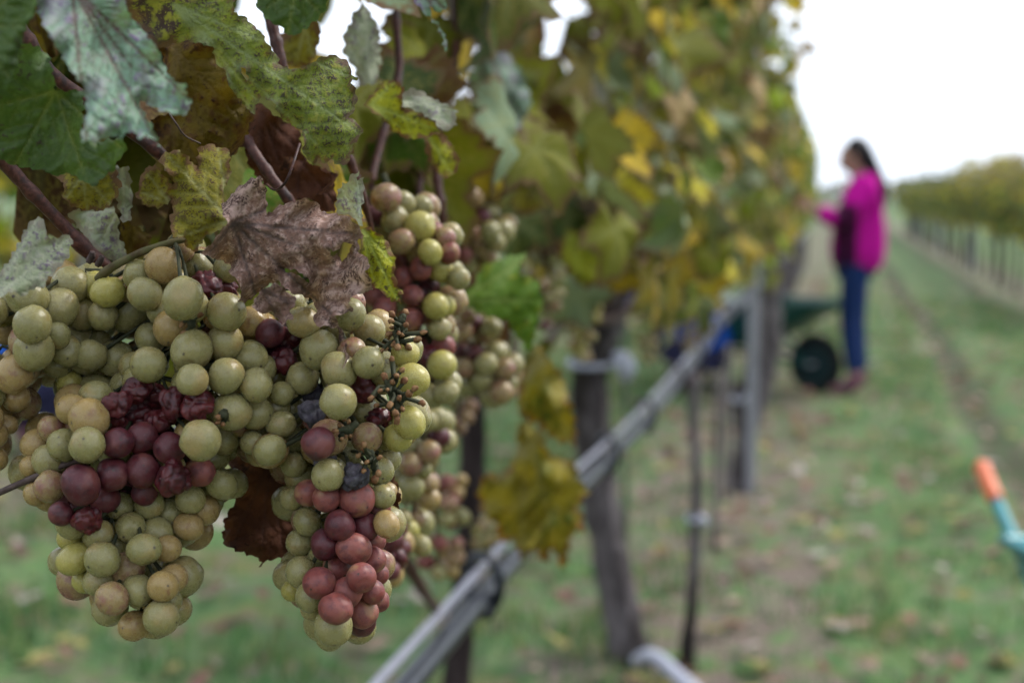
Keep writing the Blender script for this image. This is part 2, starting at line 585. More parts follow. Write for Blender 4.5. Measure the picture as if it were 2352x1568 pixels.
ground = link('ground', mesh('ground', gv, gf), ground_mat())
tag(ground, 'grassy vineyard alley strewn with fallen leaves', None, kind='structure')

# grass blades and leaf litter: uncountable, one object each


def tinted(name, V, F, C, mat, parent=None, label=None, kind=None, loc=None):
    me = mesh(name, V, F)
    at = me.attributes.new('tint', 'FLOAT_COLOR', 'POINT')
    C = np.concatenate([C, np.ones((len(C), 1))], 1).astype(np.float32)
    at.data.foreach_set('color', C.ravel())
    o = link(name, me, mat, parent, loc, smooth=False)
    return tag(o, label, None, kind=kind)


def grass_mat():
    m = NT('grass_blade')
    c = m.n('ShaderNodeAttribute', attribute_name='tint').outputs['Color']
    bs = m.pbsdf(c, .6, .06)
    tr = m.n('ShaderNodeBsdfTranslucent')
    m.l(c, tr.inputs[0])
    mx = m.n('ShaderNodeMixShader')
    mx.inputs[0].default_value = .35
    m.l(bs.outputs[0], mx.inputs[1])
    m.l(tr.outputs[0], mx.inputs[2])
    return m.done(mx.outputs[0])


M['grass'] = grass_mat()


def patch(x, y):
    """how grassy a spot is, 0..1"""
    p = .42 + .35 * np.sin(x * 2.1 + 1.7 * np.sin(y * .8)) * np.sin(y * 1.3 + x) + .42 * np.sin(x * 5.3 + y * 3.7) * np.sin(y * 4.1 - x * 2.0) + .3 * np.sin(x * 13 + 3 * np.sin(y * 4)) * np.sin(y * 11 + x)
    for c in (ROW + .1, ROW_L, ROW_R):
        p = p - .25 * np.exp(-((x - c) / .4) ** 2)
    p = p - .9 * np.exp(-((x - .92) / .14) ** 2)
    return np.clip(p, 0.03, 1)


N = 300000
gxp = rng.uniform(-7.5, 4.2, N)
gyp = 1.6 + 17 * rng.random(N) ** 1.5
keep = rng.random(N) < patch(gxp, gyp) ** 1.6
# only where the lens can see
gxp, gyp = gxp[keep], gyp[keep]
n = len(gxp)
hz = height(gxp, gyp)
hh = rng.uniform(.03, .085, n) * (.6 + .6 * patch(gxp, gyp))
an = rng.uniform(0, 2 * np.pi, n)
wd = rng.uniform(.003, .006, n)
lean = rng.uniform(.1, .9, n) * hh
bx, by = np.cos(an), np.sin(an)
V = np.zeros((n, 3, 3))
V[:, 0] = np.stack([gxp - by * wd, gyp + bx * wd, hz - .004], 1)
V[:, 1] = np.stack([gxp + by * wd, gyp - bx * wd, hz - .004], 1)
V[:, 2] = np.stack([gxp + bx * lean, gyp + by * lean, hz + hh], 1)
F = np.arange(n * 3).reshape(n, 3).tolist()
gc = np.array([(.095, .215, .065), (.145, .27, .085), (.065, .16, .07), (.26, .27, .09), (.38, .31, .17)])
C = .70 * gc[rng.choice(5, n, p=[.28, .25, .2, .15, .12])] * rng.uniform(.75, 1.25, (n, 1))
grass = tinted('grass', V.reshape(-1, 3), F, np.repeat(C, 3, 0), M['grass'], label='short green grass covering the alley floor', kind='stuff')

N = 9000
lx = rng.uniform(-7.5, 4.2, N)
ly = 1.6 + 20 * rng.random(N) ** 1.4
keep = rng.random(N) < (1.0 - .85 * patch(lx, ly)) * np.clip(.35 + 1.1 * np.exp(-((lx + .1) / .75) ** 2) + .5 * (lx < -1), 0, 1)
lx, ly = lx[keep], ly[keep]
n = len(lx)
V, F, C = [], [], []
lc = np.array([(.40, .27, .21), (.36, .19, .15), (.26, .15, .12), (.46, .35, .27), (.42, .36, .14), (.55, .47, .42), (.16, .10, .08)])
for i in range(n):
    r = random.uniform(.022, .055)
    z = float(height(lx[i], ly[i])) + random.uniform(.008, .04)
    q = Quaternion((random.uniform(-1, 1), random.uniform(-1, 1), .2), random.uniform(0, .7)) @ Quaternion((0, 0, 1), random.uniform(0, 6.28))
    k0 = len(V)
    c = lc[random.choices(range(7), (20, 16, 14, 14, 20, 8, 12))[0]] * .70 * random.uniform(.8, 1.2)
    V.append(Vector((lx[i], ly[i], z)))
    C.append(c)
    for k in range(7):
        a = k * 2 * math.pi / 7
        rr = r * (1.0 if k % 2 else .62)
        V.append(Vector((lx[i], ly[i], z)) + q @ Vector((rr * math.cos(a), rr * math.sin(a), random.uniform(-.1, .45) * r)))
        C.append(c)
    F += [(k0, k0 + 1 + k, k0 + 1 + (k + 1) % 7) for k in range(7)]
tinted('leaf_litter', V, F, np.array(C), M['grass'], label='fallen brown and tan leaves littering the grass', kind='stuff')

# ------------------------------------------------------------------ generic vine leaves (shared meshes)


def float_attr(me, name, vals):
    at = me.attributes.new(name, 'FLOAT', 'POINT')
    at.data.foreach_set('value', np.asarray(vals, np.float32))


LOBES = [(0, 1.0), (62, .86), (-62, .86), (122, .60), (-122, .60)]


def leaf_radius(a):
    """outline of a five-lobed vine leaf; a in degrees from the tip"""
    r = .30
    for c, l in LOBES:
        d = abs((a - c + 180) % 360 - 180)
        r = max(r, l * max(0, 1 - (d / 46.0) ** 1.55) + .0)
    r = max(r, .66 if abs(a) < 140 else .46)
    if abs(a) > 158: r = .40 * (180 - abs(a)) / 22 + .05
    return r


def make_leaf_mesh(name, nb=46, cup=.15, fold=.25, wav=.12, seed=0, rings=(.35, .7)):
    r_ = random.Random(seed)
    V, F, vein, edge = [Vector((0, 0, 0))], [], [1.0], [0.0]
    ph = [r_.uniform(0, 6.28) for _ in range(4)]

    def zz(x, y, q):
        a = math.atan2(y, x)
        rr = math.hypot(x, y)
        return -cup * rr * rr + fold * abs(y) + wav * rr * rr * math.sin(3 * a + ph[0]) + .6 * wav * rr * math.sin(5 * a + ph[1]) * q \
            - .18 * max(0, x - .4) * r_.uniform(.8, 1.2)

    fr = list(rings) + [1.0]
    for q in fr:
        for k in range(nb):
            a = -180 + 360 * (k + .5) / nb
            R = leaf_radius(a)
            if q == 1.0: R *= 1.0 + (.07 if k % 2 else -.05) + r_.uniform(-.04, .04)
            x, y = q * R * math.cos(math.radians(a)), q * R * math.sin(math.radians(a))
            V.append(Vector((x, y, zz(x, y, q))))
            da = min(abs((a - c + 180) % 360 - 180) for c, _ in LOBES)
            vein.append(max(0, 1 - da * q / 5.0))
            edge.append(max(0, (q - .5) * 2))
    for k in range(nb):
        F.append((0, 1 + k, 1 + (k + 1) % nb))
    for j in range(len(fr) - 1):
        for k in range(nb):
            a, b = 1 + j * nb + k, 1 + j * nb + (k + 1) % nb
            F.append((a, a + nb, b + nb, b))
    me = mesh(name, V, F)
    float_attr(me, 'vein', vein)
    float_attr(me, 'edge', edge)
    me.polygons.foreach_set('use_smooth', [True] * len(me.polygons))
    me.materials.append(M['generic_leaf'])
    return me


LEAF_MESH = [make_leaf_mesh('leaf_shape', 40, c, f, w, 5 + i) for i, (c, f, w) in enumerate(
    [(.15, .25, .12), (.35, .1, .2), (-.1, .45, .15), (.5, .3, .25), (.05, .7, .2), (.25, -.2, .3), (.7, .5, .3)])]
PAL = {
    'olive': (.165, .175, .010), 'gold': (.50, .34, .016), 'yellow': (.62, .53, .024), 'green': (.065, .150, .010),
    'deep': (.018, .046, .007), 'brown': (.105, .048, .020), 'tan': (.44, .29, .15), 'grey': (.20, .28, .17), 'lime': (.26, .36, .014), 'rust': (.070, .022, .009)}


def pick(weights):
    k = random.choices(list(weights), list(weights.values()))[0]
    c = Vector(PAL[k]) * random.uniform(.60, 1.40) * .68
    return (c[0], c[1], c[2], 1)


def leaf_matrix(pos, normal, tip, size):
    n = Vector(normal).normalized()
    t = (Vector(tip) - n * Vector(tip).dot(n)).normalized()
    b = n.cross(t)
    m = Matrix(((t.x, b.x, n.x), (t.y, b.y, n.y), (t.z, b.z, n.z)))
    return Matrix.Translation(pos) @ (m * size).to_4x4()


def put_leaf(vine, pos, normal, tip, size, color, mi=None):
    o = bpy.data.objects.new('leaf', LEAF_MESH[random.randrange(len(LEAF_MESH)) if mi is None else mi])
    COL.objects.link(o)
    o.parent = vine
    o.matrix_local = leaf_matrix(Vector(pos) - vine.location, normal, tip, size)
    o.color = color
    return o


def rand_orient(side=1):
    nrm = Vector((side * random.uniform(.25, 1), random.uniform(-.75, .45), random.uniform(-.15, .8)))
    tip = Vector((side * random.uniform(-.1, .6), random.uniform(-.7, .7), random.uniform(-1.2, -.3)))
    return nrm, tip


def mass_foliage(name, vine, boxes, n, weights, size=(.05, .085), keepf=None, label=None):
    """the leaves too deep in the crown to be told apart: one part"""
    V, F, C = [], [], []
    i = 0
    tries = 0
    while i < n and tries < n * 6:
        tries += 1
        x0, x1, y0, y1, z0, z1 = boxes
        p = Vector((random.uniform(x0, x1), random.uniform(y0, y1), random.uniform(z0, z1)))
        if keepf and not keepf(p): continue
        i += 1
        nrm, tip = rand_orient(random.choice((1, 1, -1)))
        mt = leaf_matrix(p, nrm, tip, random.uniform(*size))
        c = pick(weights)[:3]
        k0 = len(V)
        V.append(mt @ Vector((0, 0, 0)))
        fo = random.uniform(-.1, .5)
        for k in range(13):
            a = -180 + 360 * (k + .5) / 13
            R = leaf_radius(a) * (1.1 if k % 2 else .85)
            x, y = R * math.cos(math.radians(a)), R * math.sin(math.radians(a))
            V.append(mt @ Vector((x, y, fo * abs(y) - .2 * (x * x + y * y) * random.uniform(.2, 1.6))))
        C += [c] * 14
        F += [(k0, k0 + 1 + k, k0 + 1 + (k + 1) % 13) for k in range(13)]
    o = tinted(name, V, F, np.array(C), M['foliage'], vine, kind='stuff')
    return o


# ------------------------------------------------------------------ the vine row beside the camera
def trunk_part(vine, path, rad, mat, seg=12, name='trunk', n=26, jit=.10):
    pts = spline(path, n)
    rr = [np.interp(i / n, np.linspace(0, 1, len(rad)), rad) * random.uniform(.92, 1.1) for i in range(n + 1)]
    return MB().tube(pts, rr, seg, jit).build(name, mat, vine)


W_NEAR = dict(olive=30, gold=13, yellow=4, green=16, deep=10, brown=12, tan=5, grey=9, lime=4, rust=4)
W_MID = dict(olive=30, gold=18, yellow=13, green=14, deep=8, brown=7, tan=8, grey=13, lime=9)
W_FAR = dict(olive=24, gold=10, yellow=6, green=40, deep=16, brown=2, tan=2, grey=6, lime=12)
W_IN = dict(brown=26, rust=16, deep=20, olive=22, green=12, gold=6)  # inner leaves, some dead and brown; canopy shade is put into their darker colours
W_SIDE = dict(olive=30, gold=14, yellow=4, green=24, deep=18, brown=10)


def clear_of_view(p, margin=0.0):
    """False where a leaf would hang in front of the bunches or in the open gaps the photograph looks through"""
    x, y, d = project(p)
    if d < .30: return False
    if d < .80 and -450 < x < 1250 and -400 < y < 1700: return False
    if d < 1.30 and -100 < x < 1060 and y > 640: return False
    if d < 1.30 and 1060 <= x < 1500 and y > 620: return False
    if d < 2.4 and y > 900 - margin: return False
    if d < 1.6 and 1000 < x < 1360 and 360 < y < 720: return False
    # the view along the hose stays open
    if d < 5.5 and 1500 < x < 1760 and abs((y - 690) + (x - 1715) * 1.096) / 1.48 < 28 + .05 / d * FPX: return False
    if d < 1.05 and 700 < x < 1250 and -60 < y < 400: return False
    if d < 2.6 and 1000 < x < 1300 and y > 560 and p.x > -.45: return False
    if d < 4.1 and 1290 < x < 1480 and 620 < y < 960 and not (x < 1330 and y < 700): return False
    # gaps against the white sky
    for gx_, gy_, gr in ((770, 80, 55), (870, 25, 32), (935, 30, 32), (1268, 112, 14), (585, 35, 26), (1040, 150, 12), (1070, 150, 14)):
        if (x - gx_) ** 2 + (y - gy_) ** 2 < (gr + .055 / d * FPX * .6) ** 2: return False
    return True


VINES = []


def grow_vine(loc, label, ya, yb, n_ind, n_mass, weights, zlo=.98, zhi=2.10, xf=ROW + .24, group='vines of the row beside the camera', back=.28, sz=(.050, .080)):
    v = empty('grapevine', loc, label, 'grapevine', group)
    VINES.append(v)
    # leaves of the lit face: each its own part
    k = 0
    tries = 0
    while k < n_ind and tries < n_ind * 12:
        tries += 1
        p = Vector((xf + random.gauss(-.03, .075), random.uniform(ya, yb), 0))
        t = random.random()
        p.z = zlo + (zhi - zlo) * t
        if p.z < 1.12 and random.random() < .45: continue
        if p.z < 1.0 and random.random() < .5: continue
        if not clear_of_view(p): continue
        nrm, tip = rand_orient(1)
        put_leaf(v, p, nrm, tip, random.uniform(*sz), pick(weights))
        k += 1
    if n_mass:
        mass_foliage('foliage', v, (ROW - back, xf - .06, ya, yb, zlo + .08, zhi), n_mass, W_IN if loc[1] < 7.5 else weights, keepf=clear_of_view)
    return v


vine0 = grow_vine((ROW - .05, .78, 0), 'nearest grapevine whose large mottled leaves hang over the sharp bunches', .62, 1.85, 120, 200, W_NEAR, zlo=1.24)
vine1 = grow_vine((ROW - .09, 2.62, 0), 'grapevine with slim blackish trunk behind the hose clip', 1.8, 3.25, 270, 130, W_MID, zlo=1.0)
vine2 = grow_vine(on_ground(1448, 1512), 'grapevine with thick grey leaning trunk tied with white plastic', 3.2, 4.6, 270, 130, W_MID, zlo=.96)
vine3 = grow_vine(on_ground(1582, 1525), 'young grapevine with thin knobby stem standing right of the thick grey trunk', 4.6, 5.7, 120, 150, W_MID, zlo=.95)
vine4 = grow_vine(on_ground(1690, 1112), 'grapevine with dark trunk leaning against the pale metal post', 5.7, 7.1, 120, 200, W_MID, zlo=.93)
vine5 = grow_vine((ROW, 8.0, 0), 'grapevine with upright trunk just behind the pale metal post', 7.1, 8.7, 100, 260, W_FAR, zlo=.9)
fv = []
for i in range(14):
    y = 9.4 + i * 1.35
    v = grow_vine((ROW, y, 0), 'dense green grapevine in the blurred far stretch of the near row', y - .75, y + .75, 0, 430 if i < 6 else 260, W_FAR, zlo=.85, xf=ROW + .30,
                  group='far vines of the row beside the camera')
    v['label'] = 'dense green grapevine in the blurred far stretch of the near row'
    trunk_part(v, [(ROW, y, -.02), (ROW + .03, y + .02, .4), (ROW - .02, y, .92)], [.035, .03, .035], M['trunk'], 8, n=8)
    arm = MB()
    arm.tube(spline([(ROW, y, .88), (ROW, y - .3, 1.0), (ROW, y - .68, 1.0)], 8), .012, 6)
    arm.tube(spline([(ROW, y, .88), (ROW, y + .3, 1.0), (ROW, y + .68, 1.0)], 8), .012, 6)
    arm.build('cane', M['cane'], v)

# shaded leaves of the nearest vine, an arm's length behind the sharp ones
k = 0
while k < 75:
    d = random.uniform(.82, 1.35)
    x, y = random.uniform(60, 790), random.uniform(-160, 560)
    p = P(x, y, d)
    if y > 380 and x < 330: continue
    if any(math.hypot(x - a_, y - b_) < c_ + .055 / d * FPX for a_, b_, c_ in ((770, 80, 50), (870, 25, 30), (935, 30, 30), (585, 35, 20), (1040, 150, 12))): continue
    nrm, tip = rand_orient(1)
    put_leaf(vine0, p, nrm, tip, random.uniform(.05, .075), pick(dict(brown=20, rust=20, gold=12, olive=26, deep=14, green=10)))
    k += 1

for x, y, d in ((935, 190, 1.1), (885, 215, 1.05), (960, 110, 1.15), (905, 290, 1.1), (990, 60, 1.2), (815, 235, .98)):
    nrm, tip = rand_orient(1)
    put_leaf(vine0, P(x, y, d), nrm + Vector((.3, -.6, 0)), tip, random.uniform(.042, .055), pick(dict(gold=10, olive=40, deep=14, green=20, brown=10)))
# leaves of the second vine closing the curtain right of the sky gap
k = 0
while k < 26:
    d = random.uniform(1.12, 1.7)
    x, y = random.uniform(950, 1230), random.uniform(-60, 400)
    if any(math.hypot(x - a_, y - b_) < c_ + .05 / d * FPX for a_, b_, c_ in ((935, 30, 26), (1050, 150, 14), (1268, 112, 10))): continue
    nrm, tip = rand_orient(1)
    put_leaf(vine1, P(x, y, d), nrm, tip, random.uniform(.05, .075), pick(dict(brown=8, gold=12, olive=34, deep=14, green=20, lime=8, grey=8)))
    k += 1

# trunks as the photograph shows them
b = vine0.location
trunk_part(vine0, [b + Vector((0, 0, -.03)), b + Vector((.02, .02, .4)), b + Vector((-.02, 0, .8)), b + Vector((.03, .03, 1.05))], [.04, .032, .03, .035], M['trunk'])
D1 = 2.62
p1 = [P(1074, 860, D1), P(1086, 1000, D1), P(1082, 1150, D1), P(1070, 1310, D1), P(1056, 1480, D1), P(1040, 1650, D1)]
gb = P(1035, 1700, D1)
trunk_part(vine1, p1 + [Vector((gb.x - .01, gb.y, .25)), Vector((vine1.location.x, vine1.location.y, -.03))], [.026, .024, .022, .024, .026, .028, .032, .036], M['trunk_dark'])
D2 = 3.98
b2 = vine2.location
trunk_part(vine2, [P(1388, 640, D2), P(1382, 740, D2), P(1356, 860, D2), P(1362, 1000, D2), P(1380, 1160, D2), P(1410, 1320, D2), P(1440, 1470, D2), b2 + Vector((0, 0, -.04))],
           [.06, .062, .055, .054, .052, .050, .054, .065], M['trunk'], 14, n=40)
top = MB()
top.tube(spline([P(1384, 760, D2), P(1400, 690, D2), P(1440, 640, D2)], 8), [.045] * 4 + [.03] * 5, 10, .15)
top.tube(spline([P(1380, 770, D2 - .01), P(1370, 690, D2 - .02), P(1330, 640, D2 - .05)], 8), [.042] * 4 + [.025] * 5, 10, .15)
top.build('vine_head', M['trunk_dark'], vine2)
D3 = 3.92
trunk_part(vine3, [P(1596, 860, D3), P(1592, 960, D3), P(1600, 1080, D3), P(1598, 1190, D3), P(1592, 1330, D3), P(1586, 1420, D3), P(1580, 1480, D3), vine3.location + Vector((0, 0, -.03))],
           [.014, .013, .014, .016, .016, .018, .024, .022], M['trunk'], 10)
D4 = 6.4
trunk_part(vine4, [P(1712, 880, D4), P(1702, 930, D4), P(1712, 985, D4), P(1708, 1040, D4), vine4.location + Vector((0, 0, -.03))], [.046, .040, .046, .048, .058], M['trunk'], jit=.2)
MB().tube(spline([P(1712, 900, D4), P(1740, 800, D4), P(1735, 680, D4), P(1700, 620, D4)], 14), .022, 8, .1).build('vine_head', M['trunk'], vine4)
b5 = vine5.location
trunk_part(vine5, [P(1768, 585, 8.0), P(1772, 700, 8.0), P(1770, 820, 8.0), b5 + Vector((.09, 0, -.03))], [.055, .055, .052, .062], M['trunk'], jit=.2)

# canes of vines 1-5, running up through the wires
for v, (ya, yb) in ((vine1, (1.9, 3.2)), (vine2, (3.3, 4.5)), (vine3, (4.6, 5.6)), (vine4, (5.8, 7.0)), (vine5, (7.2, 8.6))):
    ym = (ya + yb) / 2
    MB().tube(spline([(ROW - .03, ya, 1.0), (ROW - .02, ym, .96), (ROW - .04, yb, 1.02)], 14), .011, 8, .08).build('cane', M['cane'], v)
    for k in range(5):
        y = ya + (yb - ya) * (k + .5) / 5
        x = ROW + random.uniform(-.08, .16)
        MB().tube(spline([(ROW - .02, y, .98), (x, y + random.uniform(-.06, .06), 1.3), (x + random.uniform(-.05, .08), y + random.uniform(-.1, .1), 1.7), (x, y + random.uniform(-.15, .15), 2.1)], 12),
                  [.0055] * 6 + [.004] * 7, 6).build('cane', M['cane'], v)

# ------------------------------------------------------------------ leaves the photograph shows in focus, each with its own outline, curl and veins


def in_poly(pts, poly):
    x, y = pts[:, 0], pts[:, 1]
    c = np.zeros(len(pts), bool)
    n = len(poly)
    for i in range(n):
        x0, y0 = poly[i]
        x1, y1 = poly[(i + 1) % n]
        if y0 == y1: continue
        t = ((y0 > y) != (y1 > y)) & (x < (x1 - x0) * (y - y0) / (y1 - y0) + x0)
        c ^= t
    return c


def seg_dist(pts, a, b):
    a, b = np.array(a, float), np.array(b, float)
    ab = b - a
    t = np.clip(((pts - a) @ ab) / max(ab @ ab, 1e-9), 0, 1)
    q = a + t[:, None] * ab
    return np.hypot(*(pts - q).T), t


def serrate(poly, step=9, amp=2.6, period=26, seed=0, amp2=1.4):
    r_ = random.Random(seed)
    out = []
    s = 0
    n = len(poly)
    for i in range(n):
        x0, y0 = poly[i]
        x1, y1 = poly[(i + 1) % n]
        L = math.hypot(x1 - x0, y1 - y0)
        m = max(1, int(L / step))
        nx_, ny_ = (y1 - y0) / max(L, 1e-6), -(x1 - x0) / max(L, 1e-6)
        for k in range(m):
            t = k / m
            d = amp * (2 * ((s / period) % 1) - 1) + r_.uniform(-amp2, amp2)
            if k == 0: d *= .3
            out.append((x0 + (x1 - x0) * t + nx_ * d, y0 + (y1 - y0) * t + ny_ * d))
            s += L / m
    return out


def big_leaf(vine, outline, depth, tilt=(0, 0), mat='leaf_lime', pet=None, tips=(), holes=(), folds=(), ripple=.004, curl=.006, step=6.0, flip=False, label=None,
             ser=4.2, seed=1, stalk=None, waves=1.0):
    """outline: the leaf's margin as it is seen; depth + tilt + folds + ripples give every point its distance, so the leaf is a curved sheet in space"""
    k = depth / FPX
    ol = serrate(outline, 6, ser, 30, seed, 1.8)
    hol = [serrate(h, 6, ser * .6, 12, seed + 1) for h in holes]
    a = np.array(ol)
    x0, y0 = a.min(0)
    x1, y1 = a.max(0)
    g = np.stack(np.meshgrid(np.arange(x0, x1, step), np.arange(y0, y1, step)), -1).reshape(-1, 2)
    g = g + rng.uniform(-.3, .3, g.shape) * step
    keep = in_poly(g, ol)
    for h in hol: keep &= ~in_poly(g, h)
    g = g[keep]
    bd = np.full(len(g), 1e9)
    for lp in [ol] + hol:
        for i in range(len(lp)):
            bd = np.minimum(bd, seg_dist(g, lp[i], lp[(i + 1) % len(lp)])[0])
    g = g[bd > step * .45]
    pts = [Vector(p) for p in ol]
    edges = [(i, (i + 1) % len(ol)) for i in range(len(ol))]
    for h in hol:
        b0 = len(pts)
        pts += [Vector(p) for p in h]
        edges += [(b0 + i, b0 + (i + 1) % len(h)) for i in range(len(h))]
    pts += [Vector(p) for p in g]
    vs_, _, fs, *_ = delaunay_2d_cdt(pts, edges, [], 0, 1e-4)
    q = np.array([(v.x, v.y) for v in vs_])
    ctr = np.array([(sum(q[i] for i in f) / len(f)) for f in fs])
    ok = in_poly(ctr, ol)
    for h in hol: ok &= ~in_poly(ctr, h)
    fs = [f for f, o in zip(fs, ok) if o]
    # veins: main ribs from the stalk to the lobe tips, side ribs off them
    cx, cy = q.mean(0) if pet is None else pet
    vein = np.zeros(len(q))
    rib = np.full(len(q), 1e9)
    for (tx, ty) in tips:
        L = math.hypot(tx - cx, ty - cy)
        d, t = seg_dist(q, (cx, cy), (tx, ty))
        w = 5.5 * (1 - .6 * t)
        vein = np.maximum(vein, np.clip(1.35 - d / w, 0, 1))
        rib = np.minimum(rib, d)
        ux, uy = (tx - cx) / L, (ty - cy) / L
        ns = max(3, int(L / 38))
        for j in range(1, ns):
            bx_, by_ = cx + ux * L * j / ns, cy + uy * L * j / ns
            for sg in (-1, 1):
                an_ = math.radians(48) * sg
                sx_, sy_ = ux * math.cos(an_) - uy * math.sin(an_), ux * math.sin(an_) + uy * math.cos(an_)
                sl = L * (.20 + .32 * (1 - j / ns))
                d, t = seg_dist(q, (bx_, by_), (bx_ + sx_ * sl, by_ + sy_ * sl))
                vein = np.maximum(vein, .42 * np.clip(1.2 - d / (3.6 * (1 - .5 * t)), 0, 1))
                rib = np.minimum(rib, d * 1.2)
    ed = np.full(len(q), 1e9)
    for lp in [ol] + hol:
        for i in range(0, len(lp), 2):
            ed = np.minimum(ed, seg_dist(q, lp[i], lp[(i + 2) % len(lp)])[0])
    xm, ym = (q[:, 0] - cx) * k, (q[:, 1] - cy) * k
    dep = depth + tilt[0] * xm + tilt[1] * ym
    for (ax, ay, bx_, by_, amt) in folds:
        nl = math.hypot(bx_ - ax, by_ - ay)
        dist = ((q[:, 0] - ax) * (by_ - ay) - (q[:, 1] - ay) * (bx_ - ax)) / nl * k
        dep = dep + amt * np.sqrt(dist ** 2 + .002 ** 2)
    r_ = random.Random(seed)
    f1, f2, f3 = r_.uniform(0, 6), r_.uniform(0, 6), r_.uniform(0, 6)
    wv = waves
    dep = dep + ripple * (np.sin(xm * 95 * wv + f1 + 1.4 * np.sin(ym * 60)) * np.sin(ym * 80 * wv + f2) + .45 * np.sin(xm * 210 * wv + ym * 130 * wv + f3))
    dep = dep - .0011 * np.clip(rib / 16, 0, 1) * (1 if not flip else -1)      # blade bulges between the ribs
    e = np.clip(1 - ed / 46, 0, 1)
    dep = dep + curl * e * e * np.sin(q[:, 0] * .045 + q[:, 1] * .038 + f2)
    vv = [P(x, y, d) for (x, y), d in zip(q, dep)]
    me = mesh('leaf', vv, [tuple(f) for f in fs])
    view = ray(cx, cy)
    s = sum(p.normal.dot(view) for p in me.polygons)
    if (s > 0) != flip: me.flip_normals()
    float_attr(me, 'vein', vein)
    float_attr(me, 'edge', e)
    float_attr(me, 'rib', np.clip(rib / 24, 0, 1))
    o = link('leaf', me, M[mat], vine)
    if label: o['label'] = label
    if stalk:
        n_ = len(stalk)
        MB().tube(spline([P(*s_) for s_ in stalk], 10), .0017, 6).build('petiole', M['cane'], o)
    return o


big_leaf(vine0, Z(1, (300, -260), (330, 60), (400, 240), (500, 400), (640, 640), (760, 780), (790, 1000), (740, 1290), (900, 1300), (1000, 1255), (1110, 1275), (1210, 1190), (1290, 1285), (1340, 1235), (1475, 1350),
                  (1400, 1160), (1275, 960), (1290, 920), (1420, 990), (1560, 1040), (1690, 1070), (1745, 1000), (1765, 920), (1690, 835), (1725, 795), (1600, 750), (1530, 650), (1480, 520), (1440, 440), (1330, 300), (1240, 200), (1180, 120), (1080, -260)),
         .545, (.35, -.25), 'leaf_pale', (165, -30), [(305, 160), (440, 235), (365, 335), (200, 330)], folds=((165, -30, 330, 235, -.55), (165, -30, 250, 330, .25)), ripple=.004, curl=.008, seed=3,
         label='pale blue-green mottled leaf hanging closest to the camera')
big_leaf(vine0, Z(1, (-300, -260), (330, -260), (330, 100), (250, 230), (190, 420), (150, 640), (60, 820), (-300, 900)), .53, (.2, -.1), 'leaf_dark', (-60, 60), [(70, 60), (30, 190), (60, -40)],
         ripple=.005, seed=4, label='dark green leaf at the upper left corner')
big_leaf(vine0, Z(1, (-200, 700), (60, 560), (180, 400), (350, 420), (450, 520), (490, 700), (510, 830), (770, 830), (760, 1200), (900, 1300), (1100, 1270), (1165, 1320), (1150, 1400), (1100, 1470), (1050, 1570), (1000, 1580),
                  (940, 1640), (890, 1710), (820, 1690), (760, 1660), (640, 1590), (500, 1620), (400, 1560), (200, 1540), (60, 1490), (-200, 1420)), .60, (-.25, .35), 'leaf_dark', (128, 210),
         [(30, 385), (200, 420), (285, 345), (-30, 250)], folds=((128, 210, 60, 390, -.4),), ripple=.005, curl=.008, seed=5, label='broad dark green leaf with light veins above the left cane')
big_leaf(vine0, Z(1, (1060, -200), (1150, 90), (1260, 230), (1330, 310), (1440, 450), (1500, 440), (1600, 400), (1700, 378), (1850, 400), (1950, 430), (1980, 560), (2080, 680), (2090, 760), (2150, 850), (2230, 930), (2300, 1040), (2345, 1055))
         + Z(2, (20, 940), (50, 890), (150, 930), (230, 1080), (400, 1190), (440, 1260), (430, 1410), (470, 1460), (520, 1525), (570, 1450), (630, 1505), (680, 1470), (800, 1525), (870, 1460), (900, 1320), (985, 1220), (930, 1130), (850, 1082),
             (890, 1040), (925, 950), (930, 890), (900, 790), (870, 765), (945, 715), (880, 690), (870, 620), (850, 570), (760, 530), (700, 505), (600, 520), (520, 570), (430, 640), (300, 630), (230, 600), (170, 480), (80, 370), (40, 290), (0, 270), (-80, 170), (-210, 110), (-180, -200)),
         .625, (.15, .25), 'leaf_lime', (400, 10), [(825, 305), (770, 370), (815, 180), (585, 262), (480, 90), (720, 378)], holes=[Z(1, (2205, 615), (2250, 630), (2290, 720), (2270, 745), (2225, 690))],
         folds=((400, 10, 800, 330, .42), (588, 130, 700, 170, -.12)), ripple=.0035, curl=.010, seed=6, label='large lime and purple speckled leaf with ragged tip')
